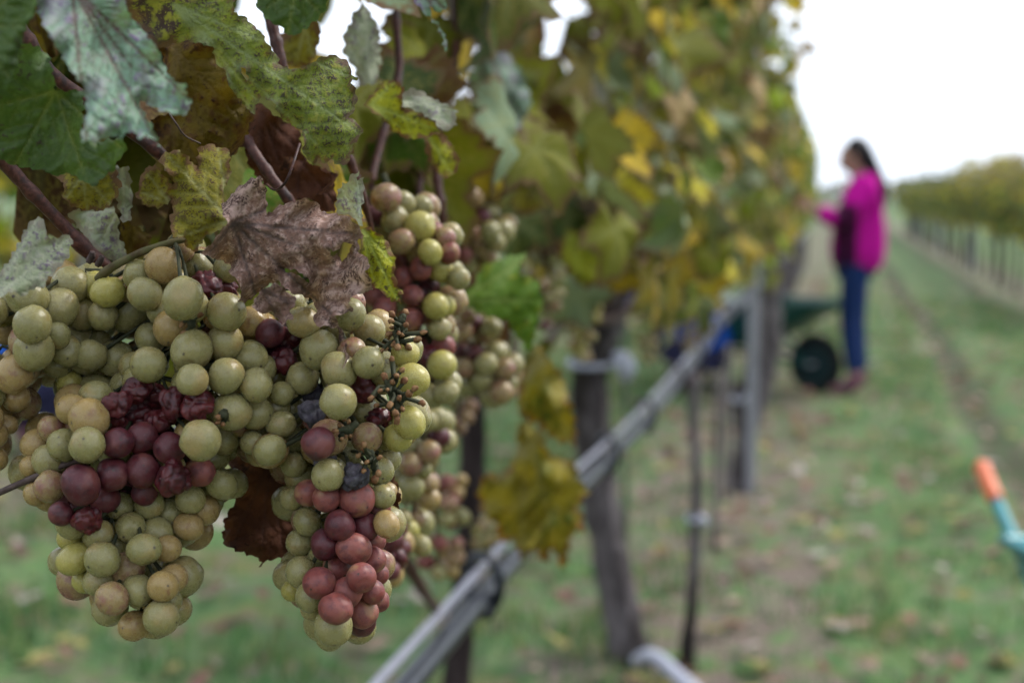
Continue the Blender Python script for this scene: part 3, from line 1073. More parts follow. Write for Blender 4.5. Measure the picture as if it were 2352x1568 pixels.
big_leaf(vine0, Z(3, (1835, 755), (1950, 800), (2120, 860), (2100, 920), (2180, 1000), (2205, 1060), (2215, 1160), (2180, 1200), (2240, 1232), (2350, 1140))
         + Z(4, (70, 1080), (200, 1010), (330, 1130), (500, 1165), (560, 1280), (530, 1380), (560, 1430), (640, 1425), (740, 1440), (760, 1500), (770, 1640), (765, 1750), (762, 1838), (870, 1718), (830, 1655), (820, 1568), (790, 1450), (720, 1335), (830, 1310), (900, 1270), (850, 1220), (870, 1160), (960, 1130), (1080, 1100), (1060, 1030), (1000, 920),
             (1050, 880), (1030, 820), (940, 740), (950, 690), (930, 650), (985, 600), (960, 540), (930, 490), (860, 430), (740, 390), (600, 378), (590, 320), (480, 258), (380, 270), (270, 300), (200, 330), (100, 400), (90, 240), (105, 180), (30, 40), (-60, 80), (-170, 150), (-260, 260), (-320, 300), (-300, 420), (-260, 470), (-330, 560), (-420, 680)),
         .640, (.10, -.15), 'leaf_brown', (535, 512), [(845, 540), (760, 720), (590, 685), (700, 570), (640, 470), (480, 580)],
         holes=[Z(4, (660, 690), (705, 745), (770, 715), (800, 655), (885, 680), (835, 790), (790, 840), (745, 755), (700, 790)), Z(4, (265, 895), (380, 915), (490, 1000), (485, 1035), (400, 960), (270, 930))],
         folds=((535, 512, 850, 560, .45), (535, 512, 700, 760, -.35)), ripple=.0060, curl=.016, seed=8, waves=1.25, ser=3.4, label='brown withered leaf lying over the bunches')
big_leaf(vine0, Z(4, (-20, 1170), (80, 1080), (200, 1035), (300, 1120), (375, 1180), (350, 1250), (310, 1270), (345, 1340), (240, 1425), (170, 1310), (30, 1305), (-40, 1250)), .636, (.2, -.5), 'leaf_brown', (600, 660), [(670, 700), (645, 740)],
         ripple=.004, curl=.01, seed=9, waves=1.4, flip=True, label='curled brown leaf flap below the withered leaf')
big_leaf(vine0, Z(4, (955, 535), (1030, 515), (1100, 560), (1180, 620), (1240, 700), (1282, 830), (1272, 960), (1300, 1030), (1355, 1130), (1310, 1140), (1335, 1232), (1200, 1170), (1150, 1100), (1100, 1080), (1060, 1030), (995, 920), (1048, 870), (950, 740), (990, 600)),
         .648, (.5, -.1), 'leaf_acid', (832, 525), [(918, 695), (900, 600), (860, 640)], folds=((832, 525, 915, 690, .5),), ripple=.003, curl=.006, seed=10, step=5, label='acid yellow-green lobe beside the brown leaf')
big_leaf(vine0, Z(4, (870, 420), (735, 380), (735, 250), (790, 110), (832, 122), (862, 40), (952, -5), (932, 92), (992, 58), (990, 200), (972, 440), (985, 510), (930, 470)), .650, (-.4, .1), 'leaf_grey', (830, 520), [(822, 395), (785, 430)],
         folds=((832, 510, 815, 420, .7),), ripple=.002, curl=.004, seed=11, step=5, label='small upright folded grey-green leaf tip')
big_leaf(vine0, [(362, 368), (380, 348), (405, 345), (430, 357), (455, 388), (452, 342), (480, 330), (527, 345), (531, 400), (515, 430), (512, 455), (520, 470), (531, 512), (500, 530), (470, 545), (455, 577), (430, 570), (420, 545), (395, 545), (390, 500), (397, 470), (383, 440), (402, 420), (385, 395)],
         .660, (.1, -.3), 'leaf_yellow', (528, 505), [(380, 350), (500, 335), (400, 545), (440, 570)], folds=((528, 505, 410, 380, .45),), ripple=.004, curl=.008, seed=12, label='yellow blotched leaf left of the brown leaf')
big_leaf(vine0, Z(3, (1290, 90), (1250, 240), (1360, 330), (1450, 352), (1570, 270), (1580, 120), (1500, 40), (1420, -60), (1330, -20)), .705, (.1, .2), 'leaf_yellow', (395, 470), [(325, 440), (360, 480), (340, 400)], ripple=.004, seed=13,
         label='dim yellow leaf behind the yellow blotched leaf')
big_leaf(vine0, Z(3, (-120, 1010), (0, 930), (100, 800), (200, 600), (260, 480), (350, 418), (410, 480), (425, 560), (470, 632), (570, 590), (640, 588), (672, 640), (650, 690), (640, 780), (560, 880), (440, 1000), (380, 1085), (330, 1070), (260, 1130), (180, 1155), (130, 1100), (60, 1135), (0, 1165), (-120, 1200)),
         .600, (.25, -.35), 'leaf_grey', (-20, 690), [(88, 500), (160, 545), (100, 660), (45, 680)], folds=((-20, 690, 118, 545, -.75),), ripple=.003, curl=.006, seed=14, label='pale grey-green folded leaf at the left edge')
big_leaf(vine0, Z(3, (420, -60), (560, 110), (590, 110), (580, 250), (640, 320), (760, 362), (950, 372), (1000, 335), (1070, 250), (1120, 120), (1030, -60)), .690, (0, .2), 'leaf_yellow', (190, 400), [(150, 455), (200, 485), (255, 470)], ripple=.004, seed=15,
         label='olive brown-rimmed leaf under the broad green leaf')
big_leaf(vine0, Z(3, (1000, -40), (1060, 250), (1130, 480), (1200, 460), (1220, 250), (1180, -40)), .70, (0, .2), 'leaf_grey', (280, 380), [(290, 510)], ripple=.003, seed=16)
big_leaf(vine0, Z(3, (620, 390), (700, 362), (900, 370), (1040, 325), (1085, 430), (1090, 600), (1145, 680), (1165, 790), (1050, 850), (970, 800), (870, 720), (740, 560)), .72, (.2, .1), 'leaf_grey', (270, 480), [(180, 490), (280, 600), (230, 560)],
         folds=((270, 480, 250, 590, .6),), ripple=.004, seed=17, label='grey streaked leaf hanging behind the left cane')
big_leaf(vine0, Z(3, (1090, 430), (1200, 480), (1330, 560), (1400, 620), (1330, 700), (1270, 760), (1160, 800), (1130, 680)), .735, (.1, .1), 'leaf_gold', (300, 510), [(340, 550), (295, 590)], ripple=.004, seed=18)
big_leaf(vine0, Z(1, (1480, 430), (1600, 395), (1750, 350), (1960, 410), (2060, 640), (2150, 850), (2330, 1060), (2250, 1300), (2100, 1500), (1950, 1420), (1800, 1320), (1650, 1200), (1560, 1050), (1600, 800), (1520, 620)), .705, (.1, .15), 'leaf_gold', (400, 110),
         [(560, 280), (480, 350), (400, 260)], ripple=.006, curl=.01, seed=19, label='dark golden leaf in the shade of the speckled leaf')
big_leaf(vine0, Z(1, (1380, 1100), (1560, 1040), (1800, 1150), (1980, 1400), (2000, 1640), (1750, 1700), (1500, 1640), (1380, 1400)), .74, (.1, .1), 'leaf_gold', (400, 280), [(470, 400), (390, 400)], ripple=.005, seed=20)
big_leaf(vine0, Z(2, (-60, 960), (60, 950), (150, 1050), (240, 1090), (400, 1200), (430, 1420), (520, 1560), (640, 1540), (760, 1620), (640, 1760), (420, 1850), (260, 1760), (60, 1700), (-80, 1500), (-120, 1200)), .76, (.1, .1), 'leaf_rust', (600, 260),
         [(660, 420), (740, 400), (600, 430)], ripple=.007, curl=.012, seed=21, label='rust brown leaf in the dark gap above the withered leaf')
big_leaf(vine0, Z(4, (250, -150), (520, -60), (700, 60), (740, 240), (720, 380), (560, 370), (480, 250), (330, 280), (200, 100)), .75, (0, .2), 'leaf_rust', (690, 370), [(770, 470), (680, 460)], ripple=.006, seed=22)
big_leaf(vine0, Z(2, (985, 970), (1100, 820), (1160, 742), (1260, 730), (1365, 800), (1350, 900), (1345, 985), (1450, 1010), (1580, 1075), (1720, 1205), (1560, 1270), (1400, 1280), (1250, 1200), (1130, 1060)), .80, (.2, -.2), 'leaf_acid', (850, 240), [(1010, 300), (930, 300), (905, 190)],
         ripple=.005, curl=.008, seed=23, label='yellow-green curled leaf right of the speckled leaf tip')
big_leaf(vine0, Z(2, (1350, 850), (1420, 810), (1510, 830), (1640, 920), (1760, 960), (1860, 1025), (1830, 1120), (1850, 1150), (1760, 1202), (1715, 1200), (1580, 1070), (1450, 1008), (1340, 980)), .795, (.4, -.6), 'leaf_grey', (925, 230), [(1050, 255), (1020, 300)], ripple=.003, seed=24)
big_leaf(vine0, Z(2, (1540, 1230), (1700, 1210), (1780, 1300), (1840, 1400), (1870, 1500), (1830, 1600), (1720, 1640), (1640, 1560), (1560, 1420)), .86, (.2, -.2), 'leaf_acid', (985, 310), [(1040, 400)], ripple=.004, seed=25)
big_leaf(vine0, Z(2, (905, 100), (990, 30), (1060, 120), (1130, 280), (1152, 560), (1110, 760), (960, 800), (880, 600), (800, 500), (812, 300)), .88, (.3, .1), 'leaf_grey', (850, 200), [(840, 15), (870, 110), (800, 100)], folds=((850, 200, 838, 15, .5),), ripple=.004, seed=26,
         label='speckled pale leaf standing against the white sky gap')
big_leaf(vine0, Z(2, (1440, -120), (1460, 30), (1530, 110), (1640, 215), (1700, 330), (1740, 480), (1755, 370), (1680, 210), (1640, 190), (1590, 70), (1690, 120), (1745, 90), (1760, -120)), .80, (.3, .2), 'leaf_pale', (980, -20), [(1020, 110), (1020, 20)], ripple=.003, seed=27)
big_leaf(vine0, Z(2, (-30, -200), (0, 40), (90, 180), (230, 250), (300, 330), (420, 300), (500, 220), (620, 120), (670, 0), (690, -200)), .74, (.1, .2), 'leaf_dark', (680, -30), [(660, 80), (610, 20), (740, 40)], ripple=.005, seed=28, label='dark leaf at the top edge beside the red cane')
big_leaf(vine0, Z(2, (230, 300), (400, 250), (560, 180), (600, 300), (560, 480), (480, 620), (300, 600), (230, 560)), .83, (.1, .1), 'leaf_yellow', (700, 60), [(680, 150), (720, 130)], ripple=.005, seed=29)
big_leaf(vine0, [(522, 1050), (560, 1036), (610, 1046), (655, 1060), (676, 1150), (690, 1290), (655, 1294), (640, 1280), (615, 1286), (592, 1302), (602, 1290), (580, 1275), (540, 1266), (510, 1246), (515, 1190), (540, 1150), (552, 1110), (530, 1080)],
         .72, (.1, .1), 'leaf_rust', (620, 1060), [(540, 1240), (600, 1280), (650, 1260)], folds=((620, 1060, 590, 1280, .4),), ripple=.006, curl=.01, seed=30, waves=1.3, label='crumpled rust leaf hanging between the two tails of grapes')
big_leaf(vine0, Z(6, (1190, 1180), (1240, 1200), (1300, 1290), (1310, 1380), (1335, 1400), (1310, 1560), (1290, 1640), (1240, 1600), (1190, 1400)), .69, (.2, 0), 'leaf_rust', (890, 1080), [(910, 1190)], ripple=.003, seed=31)
big_leaf(vine1, [(1088, 655), (1108, 612), (1160, 590), (1212, 582), (1190, 625), (1236, 645), (1248, 690), (1235, 745), (1216, 812), (1190, 775), (1160, 733), (1100, 720), (1040, 692)], 1.10, (.3, -.5), 'leaf_green', (1060, 690), [(1210, 590), (1240, 690), (1215, 790)],
         folds=((1060, 690, 1240, 660, .6),), ripple=.006, seed=32, stalk=[(1060, 690, 1.10), (1010, 700, 1.15), (960, 660, 1.3)], label='fresh green leaf jutting right of the blurred bunches')
big_leaf(vine1, [(1188, 905), (1200, 860), (1232, 790), (1290, 860), (1322, 960), (1322, 1022), (1280, 1012), (1225, 972), (1190, 950)], 1.45, (.2, .2), 'leaf_mustard', (1225, 790), [(1310, 1010), (1200, 940), (1310, 920)], folds=((1225, 790, 1290, 1010, .6),), ripple=.012, curl=.03, seed=33, ser=7,
         label='olive leaf hanging left of the thick grey trunk')
big_leaf(vine1, [(1098, 1120), (1120, 1085), (1150, 1092), (1190, 1040), (1184, 1000), (1200, 950), (1225, 985), (1245, 982), (1262, 1040), (1290, 1048), (1322, 1060), (1328, 1100), (1354, 1130), (1330, 1160), (1342, 1215), (1314, 1225), (1304, 1272), (1291, 1316), (1270, 1258), (1252, 1292), (1225, 1260), (1200, 1284), (1175, 1238), (1140, 1246), (1135, 1200), (1106, 1175)],
         1.50, (.1, .1), 'leaf_mustard', (1205, 960), [(1290, 1300), (1345, 1130), (1120, 1130), (1200, 1270)], folds=((1205, 960, 1290, 1300, .55), (1205, 960, 1120, 1130, -.3)), ripple=.016, curl=.035, seed=34, ser=7,
         stalk=[(1205, 962, 1.5), (1192, 900, 1.53), (1186, 820, 1.58), (1205, 690, 1.66)], label='mustard yellow leaf hanging over the hose')
big_leaf(vine1, [(1275, 575), (1290, 545), (1312, 523), (1352, 562), (1392, 590), (1376, 650), (1345, 664), (1300, 625)], 1.7, (.1, .1), 'leaf_acid', (1300, 530), [(1385, 600), (1340, 655)], ripple=.008, seed=35)
big_leaf(vine1, [(1180, 420), (1230, 380), (1262, 440), (1248, 480), (1200, 500), (1170, 470)], 1.6, (.1, .1), 'leaf_yellow', (1200, 400), [(1250, 470), (1180, 480)], ripple=.008, seed=36)
big_leaf(vine1, [(1075, 190), (1100, 110), (1150, 100), (1200, 170), (1222, 240), (1190, 300), (1130, 300), (1100, 250)], 1.35, (.1, .1), 'leaf_pale', (1110, 110), [(1200, 270), (1110, 260)], folds=((1110, 110, 1160, 300, .6),), ripple=.008, seed=37, label='pale blue-grey leaf hanging left of the sky gap')
big_leaf(vine1, [(1300, 90), (1340, 120), (1400, 200), (1480, 260), (1560, 300), (1540, 330), (1470, 300), (1400, 260), (1340, 190)], 1.9, (.1, .1), 'leaf_grey', (1300, 90), [(1550, 320)], ripple=.01, seed=38)

# canes and tendrils of the nearest vine
RC = .68 / FPX


def cane(pts, r_px, parent=vine0, mat='cane', seg=10, n=40, name='cane', jit=.04):
    w = [P(*p) for p in pts]
    rr = r_px if hasattr(r_px, '__len__') else [r_px, r_px]
    k = np.mean([p[2] for p in pts]) / FPX
    nodes = n / 4.6
    rad = [np.interp(i / n, np.linspace(0, 1, len(rr)), rr) * k * (1 + (.22 if name == 'cane' else .08) * math.exp(-((i - nodes * .6) % nodes - 1) ** 2)) * random.uniform(.97, 1.03) for i in range(n + 1)]
    return MB().tube(spline(w, n), rad, seg, jit).build(name, M[mat], parent)


cane([(-160, 240, .64), (-40, 330, .66), (20, 385, .672), (75, 445, .68), (140, 512, .69), (200, 575, .70), (262, 628, .71), (310, 672, .73), (420, 800, .78)], [15, 16, 16, 15, 15, 17, 15, 14, 12])
cane([(30, 40, .66), (60, 90, .665), (120, 170, .675), (230, 255, .69), (345, 335, .705), (400, 385, .715), (470, 460, .73), (560, 560, .76)], [19, 18, 15, 14, 14, 14, 13, 12])
cane([(430, 90, .75), (520, 250, .75), (572, 332, .745), (615, 395, .74), (660, 455, .74), (720, 540, .76)], [13, 13, 13, 12, 12, 12])
cane([(600, -80, .77), (613, 0, .77), (628, 70, .77), (648, 150, .77), (665, 230, .78)], [12, 13, 14, 12, 11])
cane([(908, -60, .98), (911, 60, .98), (916, 165, .98), (893, 260, .97), (870, 345, .96), (850, 430, .95), (838, 560, .96)], [8, 9, 10, 9, 9, 9, 9], mat='cane')
cane([(1040, -50, 1.25), (1045, 150, 1.2), (1010, 300, 1.15), (970, 370, 1.12), (962, 490, 1.1), (958, 620, 1.1)], [8, 8, 8, 8, 8, 8])
cane([(1000, 250, 1.06), (1003, 400, 1.06), (1014, 480, 1.06), (1018, 600, 1.08)], [9, 10, 11, 10])
cane([(770, 300, .80), (800, 360, .80), (840, 480, .82), (870, 640, .88)], [10, 10, 9, 8])
cane([(925, 1275, 1.5), (965, 1345, 1.6), (1000, 1395, 1.9), (1030, 1430, 2.55)], [12, 12, 10, 9], vine1)
cane([(-120, 1180, .67), (0, 1130, .662), (120, 1078, .655), (190, 1052, .652), (240, 1040, .650), (262, 1034, .652)], [8, 8, 7.5, 7, 6, 5], mat='twig', name='tendril')
cane([(226, 640, .675), (245, 622, .668), (275, 604, .665), (330, 577, .664), (390, 558, .667), (440, 548, .672)], [10, 11, 9, 8, 8, 6], mat='green_stem', name='cane_spur')
cane([(688, 330, .70), (672, 380, .69), (655, 420, .69), (632, 436, .70), (612, 424, .72)], [3, 3, 3.5, 3, 3], mat='cane', name='tendril', seg=6)
cane([(390, 262, .66), (405, 285, .66), (425, 312, .67), (460, 330, .68)], [2, 2, 2, 2], mat='twig', name='tendril', seg=6)
cane([(205, 600, .675), (212, 585, .672), (212, 578, .671)], [8, 7, 5], mat='twig', name='cane_spur', jit=.25)
cane([(225, 608, .672), (233, 594, .668), (234, 588, .668)], [7, 6, 5], mat='twig', name='cane_spur', jit=.25)

# ------------------------------------------------------------------ grape bunches: every berry its own part


def berry_mesh(name, kind, seed, seg=22, ring=14):
    r_ = random.Random(seed)
    V, F = [], []
    ph = [r_.uniform(0, 6.28) for _ in range(8)]
    ax = [Vector((r_.gauss(0, 1), r_.gauss(0, 1), r_.gauss(0, 1))).normalized() for _ in range(9)]
    for i in range(ring + 1):
        th = math.pi * i / ring
        for k in range(seg if 0 < i < ring else 1):
            a = 2 * math.pi * k / seg
            p = Vector((math.sin(th) * math.cos(a), math.sin(th) * math.sin(a), math.cos(th)))
            s = 1.0 + .018 * math.sin(2.1 * p.x + ph[0]) + .018 * math.sin(2.6 * p.y + ph[1])
            if kind in ('oval', 'round'):
                for j in range(4):
                    d = p.dot(ax[j])
                    if d > .90: p = p - ax[j] * (d - .90) * .75      # flattened where a neighbour presses
            if kind == 'oval': p.z *= 1.12
            if kind == 'dent':
                for j in range(2):
                    d = p.normalized().dot(ax[j])
                    s -= .30 * max(0, d - .62) ** 1.0
                s += .03 * math.sin(5 * p.x + ph[2])
            if kind == 'shrivel':
                for j in range(6):
                    d = p.normalized().dot(ax[j])
                    s -= .60 * max(0, d - .60)
                q = p * 1.05 + Vector((seed * 3.1, seed * 1.7, 0))
                s -= .42 * max(0, .24 - abs(mnoise.noise(q))) / .24 * .55
                s -= .07 * max(0, .25 - abs(mnoise.noise(q * 2.1))) / .25
                s += .16
                s *= 1.02
            V.append(p * s)
    def idx(i, k):
        if i == 0: return 0
        if i == ring: return 1 + (ring - 1) * seg
        return 1 + (i - 1) * seg + k % seg
    for i in range(ring):
        for k in range(seg):
            q = [idx(i, k), idx(i + 1, k), idx(i + 1, k + 1), idx(i, k + 1)]
            q = [v for n_, v in enumerate(q) if v not in q[:n_]]
            F.append(tuple(q))
    return V, F


BERRY = {}


def berry(kind, var, mat, low):
    key = (kind, var, mat, low)
    if key not in BERRY:
        hi = kind == 'shrivel'
        sg, rg = ((12, 8) if low else ((44, 30) if hi else (24, 16)))
        V, F = berry_mesh('grape', kind, var * 7 + len(kind), sg, rg)
        me = mesh('grape', V, F)
        me.polygons.foreach_set('use_smooth', [True] * len(F))
        me.materials.append(M[mat])
        BERRY[key] = me
    return BERRY[key]


def relax(G, it=140, squash=.86):
    """berries keep the place they have across the view and settle in depth until none runs through another"""
    n = len(G)
    for _ in range(it):
        moved = 0
        for i in range(n):
            for j in range(i + 1, n):
                a, b_ = G[i], G[j]
                d2 = (a['p'] - b_['p'])
                R = (a['r'] + b_['r']) * squash
                dl = d2.length
                if dl < R:
                    lat = d2 - AX_F * d2.dot(AX_F)
                    need = math.sqrt(max(0, R * R - lat.length_squared))
                    dz = a['p'].dot(AX_F) - b_['p'].dot(AX_F)
                    sg = 1 if (dz > 0 or (dz == 0 and i > j)) else -1
                    push = (need - abs(dz)) * .5 * sg * .6
                    a['p'] = a['p'] + ray(a['x'], a['y']) * push * (1 - a['lock'])
                    b_['p'] = b_['p'] - ray(b_['x'], b_['y']) * push * (1 - b_['lock'])
                    moved += abs(push)
        for g in G: g['r'] = g['px'] * (g['p'] - CAM).dot(AX_F) / FPX
        if moved < 1e-5: break
    return G


def put_berries(root, G, axis, low=False):
    for g in G:
        t = g['t']
        mat = t[0]
        kind = 'round'
        var = random.randrange(4)
        if mat in 'sm': kind = 'shrivel'
        elif mat == 'u': kind = 'dent'
        elif 'x' in t: kind = 'dent'
        elif random.random() < .4: kind = 'oval'
        elif random.random() < .06 and not low: kind = 'dent'
        if low and kind != 'shrivel': var = 0
        o = bpy.data.objects.new('grape', berry(kind, var, mat, low))
        COL.objects.link(o)
        o.parent = root
        o.location = g['p'] - root.location
        near = min(axis, key=lambda q: (q - g['p']).length_squared)
        out = (g['p'] - near)
        if out.length < 1e-4: out = Vector((0, -1, 0))
        out = out.normalized() + Vector((random.gauss(0, .45), random.gauss(0, .45), random.gauss(-.25, .45)))
        o.rotation_mode = 'QUATERNION'
        o.rotation_quaternion = (-out).to_track_quat('Z', 'Y') @ Quaternion((0, 0, 1), random.uniform(0, 6.28))
        s = g['r']
        if kind == 'shrivel': s *= 1.0
        o.scale = (s * random.uniform(.96, 1.04), s * random.uniform(.96, 1.04), s * random.uniform(.97, 1.05))
        g['o'] = o


def bunch(label, spec, depth, axis_px, group='sharp grape bunches hanging from the nearest vine', fill=True, low=False, spread=.016, seed=1, bits=()):
    r_ = random.Random(seed)
    G = []
    for reg, txt in spec:
        ox, oy = REG[reg]
        for row in txt.replace('\n', ';').split(';'):
            w = row.split()
            if not w: continue
            x, y, r, t = ox + float(w[0]) / 4, oy + float(w[1]) / 4, float(w[2]) / 4, w[3]
            d = depth
            if 'b' in t[1:]: d -= spread * .8
            elif 'd' in t[1:]: d += spread * 1.1
            elif 'f' in t[1:]: d -= spread * 1.6
            d += r_.uniform(-.003, .003)
            r = 1.12 * (.65 * r + .35 * max(r, 36 * .66 / depth))
            G.append(dict(x=x, y=y, px=r, r=r * d / FPX, t=t, p=P(x, y, d), lock=0.0))
    relax(G)
    axis = spline([P(x, y, d) for x, y, d in axis_px], 30)
    vis = list(G)
    if fill:
        vx = np.array([[h['x'], h['y'], h['r'] * FPX / depth, (h['p'] - CAM).dot(AX_F)] for h in vis])
        pos = np.array([list(h['p']) for h in G])
        rad = np.array([h['r'] for h in G])
        nf = 0
        for _ in range(5000):
            if nf > 120: break
            h = r_.choice(vis)
            x, y = h['x'] + r_.gauss(0, 26), h['y'] + r_.gauss(0, 26)
            dpx = np.hypot(vx[:, 0] - x, vx[:, 1] - y)
            if (dpx - .72 * vx[:, 2]).min() > 0 or (dpx < 2.7 * vx[:, 2]).sum() < 5: continue
            near_ = vx[dpx < vx[:, 2] * 1.5, 3]
            if not len(near_): continue
            dd = near_.max() + r_.uniform(.007, .034)
            if dd > depth + .062: continue
            p = P(x, y, dd)
            rr = .0092 * (depth / .66) ** .3 * r_.uniform(.85, 1.08)
            if (np.linalg.norm(pos - np.array(p), axis=1) > (rad + rr) * .86).all():
                G.append(dict(x=x, y=y, r=rr, t=r_.choice(['gd', 'gd', 'gd', 'ad', 'kd']), p=p, lock=0))
                pos = np.vstack([pos, np.array(p)])
                rad = np.append(rad, rr)
                nf += 1
    root = empty('grape_bunch', axis[0], label, 'grape bunch', group)
    put_berries(root, G, axis, low)
    st = MB()
    st.tube(axis, [.0024] * 16 + [.0016] * 15, 6, .12)
    for g in G:
        near = min(axis, key=lambda q: (q - g['p']).length_squared + .3 * max(0, g['p'].z - q.z + .004) ** .5 * .01)
        near = near + Vector((0, 0, .004))
        mid = (near + g['p']) / 2 + Vector((0, 0, .004))
        end = g['p'] + (near - g['p']).normalized() * g['r'] * .92
        st.tube([near, mid, end], [.0010, .0008, .0012], 5, 0, caps=False)
    st.build('stem', M['rachis'] if not low else M['green_stem'], root)
    for (x, y, d, n_, rad) in bits:
        dry_stalks(root, x, y, d, n_, rad, r_)
    return root


def dry_stalks(root, x, y, d, n_, rad, r_):
    """a bare side branch whose berries have dropped: dark stalks with orange stubs"""
    st, sb = MB(), MB()
    k = d / FPX
    a0 = r_.uniform(0, 6.28)
    main = []
    for i in range(6):
        t = i / 5 * 2 - 1
        main.append(P(x, y, d) + (AX_R * math.cos(a0) + AX_U * math.sin(a0)) * t * rad * .62 * k + (AX_R * r_.uniform(-1, 1) + AX_U * r_.uniform(-1, 1)) * rad * .16 * k + AX_F * r_.uniform(-.002, .004))
    main = spline(main, 14)
    st.tube(main, [.0018 * r_.uniform(.8, 1.2) for _ in main], 6, .2)
    for i in range(n_):
        q0 = r_.choice(main)
        dr = Vector((r_.gauss(0, 1), r_.gauss(0, 1), r_.gauss(0, 1))).normalized() - AX_F * .5
        L = r_.uniform(.003, .0085) * rad / 50
        m_ = q0 + dr * L * .6 + Vector((r_.uniform(-1, 1), r_.uniform(-1, 1), r_.uniform(-1, 1))) * .0012
        q = m_ + (dr + Vector((r_.gauss(0, .6), r_.gauss(0, .6), r_.gauss(0, .6)))).normalized() * L * .6
        st.tube([q0, m_, q], [.0013, .0010, .0011], 5, .25, caps=False)
        if r_.random() < .4: st.ball(q0, .0022 * r_.uniform(.7, 1.2), 6, 4)
        dr = (q - m_).normalized()
        w_ = r_.uniform(.7, 1.25)
        sb.tube([q - dr * .0005, q + dr * .0010 * w_, q + dr * .0022 * w_, q + dr * .0030 * w_], [.0009 * w_, .0014 * w_, .0012 * w_, .0004], 6, .3)
    st.build('dry_stalk', M['rachis'], root)
    sb.build('stalk_stub', M['stub'], root)


bunch('pale green bunch cut off by the left edge with brown scarred berries',
      [(3, '650 1050 155 g;540 1265 160 g;295 1410 158 gb;255 1160 168 g;520 1515 112 gb;690 1540 140 gd;750 1310 150 gd;800 1200 120 gd;20 1270 150 gd;60 1450 130 ad;-90 1300 150 g'),
       (5, '310 80 170 gb;130 300 165 ab;620 90 130 g;150 520 112 a;-20 640 100 a;60 765 70 a;-40 1080 80 a;-60 860 100 a;520 200 112 gd;-90 480 130 g;-130 700 130 a;-150 200 150 g;640 300 110 gd;780 150 140 gd;640 390 95 yd'),
       ], .672, [(232, 640, .69), (180, 690, .695), (100, 780, .695), (40, 880, .69), (0, 1000, .69)], seed=2)
bunch('large green bunch in the centre under the brown leaf with its brightest berries',
      [(3, '990 1110 120 yd;870 1050 100 yd;950 1330 125 gd;1500 870 150 a;1270 960 122 g;1330 1130 142 g;1590 1030 132 gd;1800 880 160 gd;1680 1170 166 gf;1180 1270 180 gd;1500 1280 112 g;1580 1440 160 a;2080 1300 165 gb;2030 1090 125 sd;1900 1050 110 sd;1380 1540 125 gd;2310 1390 125 ad;1660 730 95 kd;1150 1090 90 kd;2090 900 100 gd;2380 1480 110 gd'),
       (5, '1365 215 156 gb;1230 230 122 gd;1765 80 170 gb;1765 355 138 gf;2070 315 158 gb;2350 400 138 gb;2070 10 150 g;2300 150 145 g;2130 640 166 gb;2352 660 140 g;1060 160 150 gd;830 130 130 gd;1150 400 110 gd;2060 900 112 gd;2310 925 78 g;1960 1060 110 gd;1900 600 120 gd'),
       ], .664, [(400, 560, .675), (430, 640, .69), (480, 760, .695), (520, 860, .69), (530, 960, .69), (525, 1010, .69)], seed=3)
bunch('lower left bunch with a knot of purple shrivelled berries and a pale green tail',
      [(5, '890 515 146 g;660 620 130 a;820 710 170 ab;590 950 136 g;800 950 150 gb;470 800 92 k;350 945 128 a;450 1100 132 g;285 1150 70 a;460 1330 132 k;330 1400 85 a;620 1200 110 gd;'
           '1070 570 112 s;1270 455 112 s;1060 700 112 s;1290 680 118 s;1430 500 92 s;1590 570 112 sb;1810 595 126 sb;1470 720 108 s;1650 650 82 sd;1085 935 122 ub;1310 885 132 ub;1555 985 130 ub;1310 1180 148 ub;1030 1220 132 ub;740 1320 168 uf;690 1490 152 u;960 1450 122 u;1600 1260 148 sb;1190 1345 92 ud;1330 1380 92 ud;1830 1195 112 p;1770 1080 100 ud;1840 905 178 gf;'
           '2040 1310 110 gd;1960 1310 122 gd;1750 1450 112 gd;1550 1510 140 gd;1440 1390 90 gd;1880 1545 120 ad;1250 800 100 sd;1480 900 90 sd;1100 1510 115 gd;1370 1500 115 gd;1650 1380 100 gd;1250 1570 110 gd'),
       (7, '560 10 84 u;800 75 102 sb;700 20 90 s;650 110 112 g;1180 10 112 gd;1560 10 122 gd;1200 140 112 gd;900 205 132 g;1440 190 132 gd;640 235 84 y;690 430 132 y;770 265 84 kd;940 430 152 gb;1320 340 136 gb;1540 330 104 a;1170 520 146 k;1420 480 112 gd;785 625 84 y;900 630 122 g;1590 610 116 a;1500 675 126 ab;1270 712 126 gb;1030 790 138 kb;1540 810 102 g;1480 970 156 gb;1240 1040 122 a;1730 132 106 ad;1060 300 105 gd;1350 620 90 gd;1050 110 110 gd;1320 110 110 gd;780 340 100 gd;1100 660 100 gd'),
       ], .658, [(440, 560, .69), (400, 760, .70), (350, 900, .69), (330, 1050, .685), (310, 1180, .675), (300, 1280, .67), (320, 1360, .668), (350, 1400, .668)], seed=4)
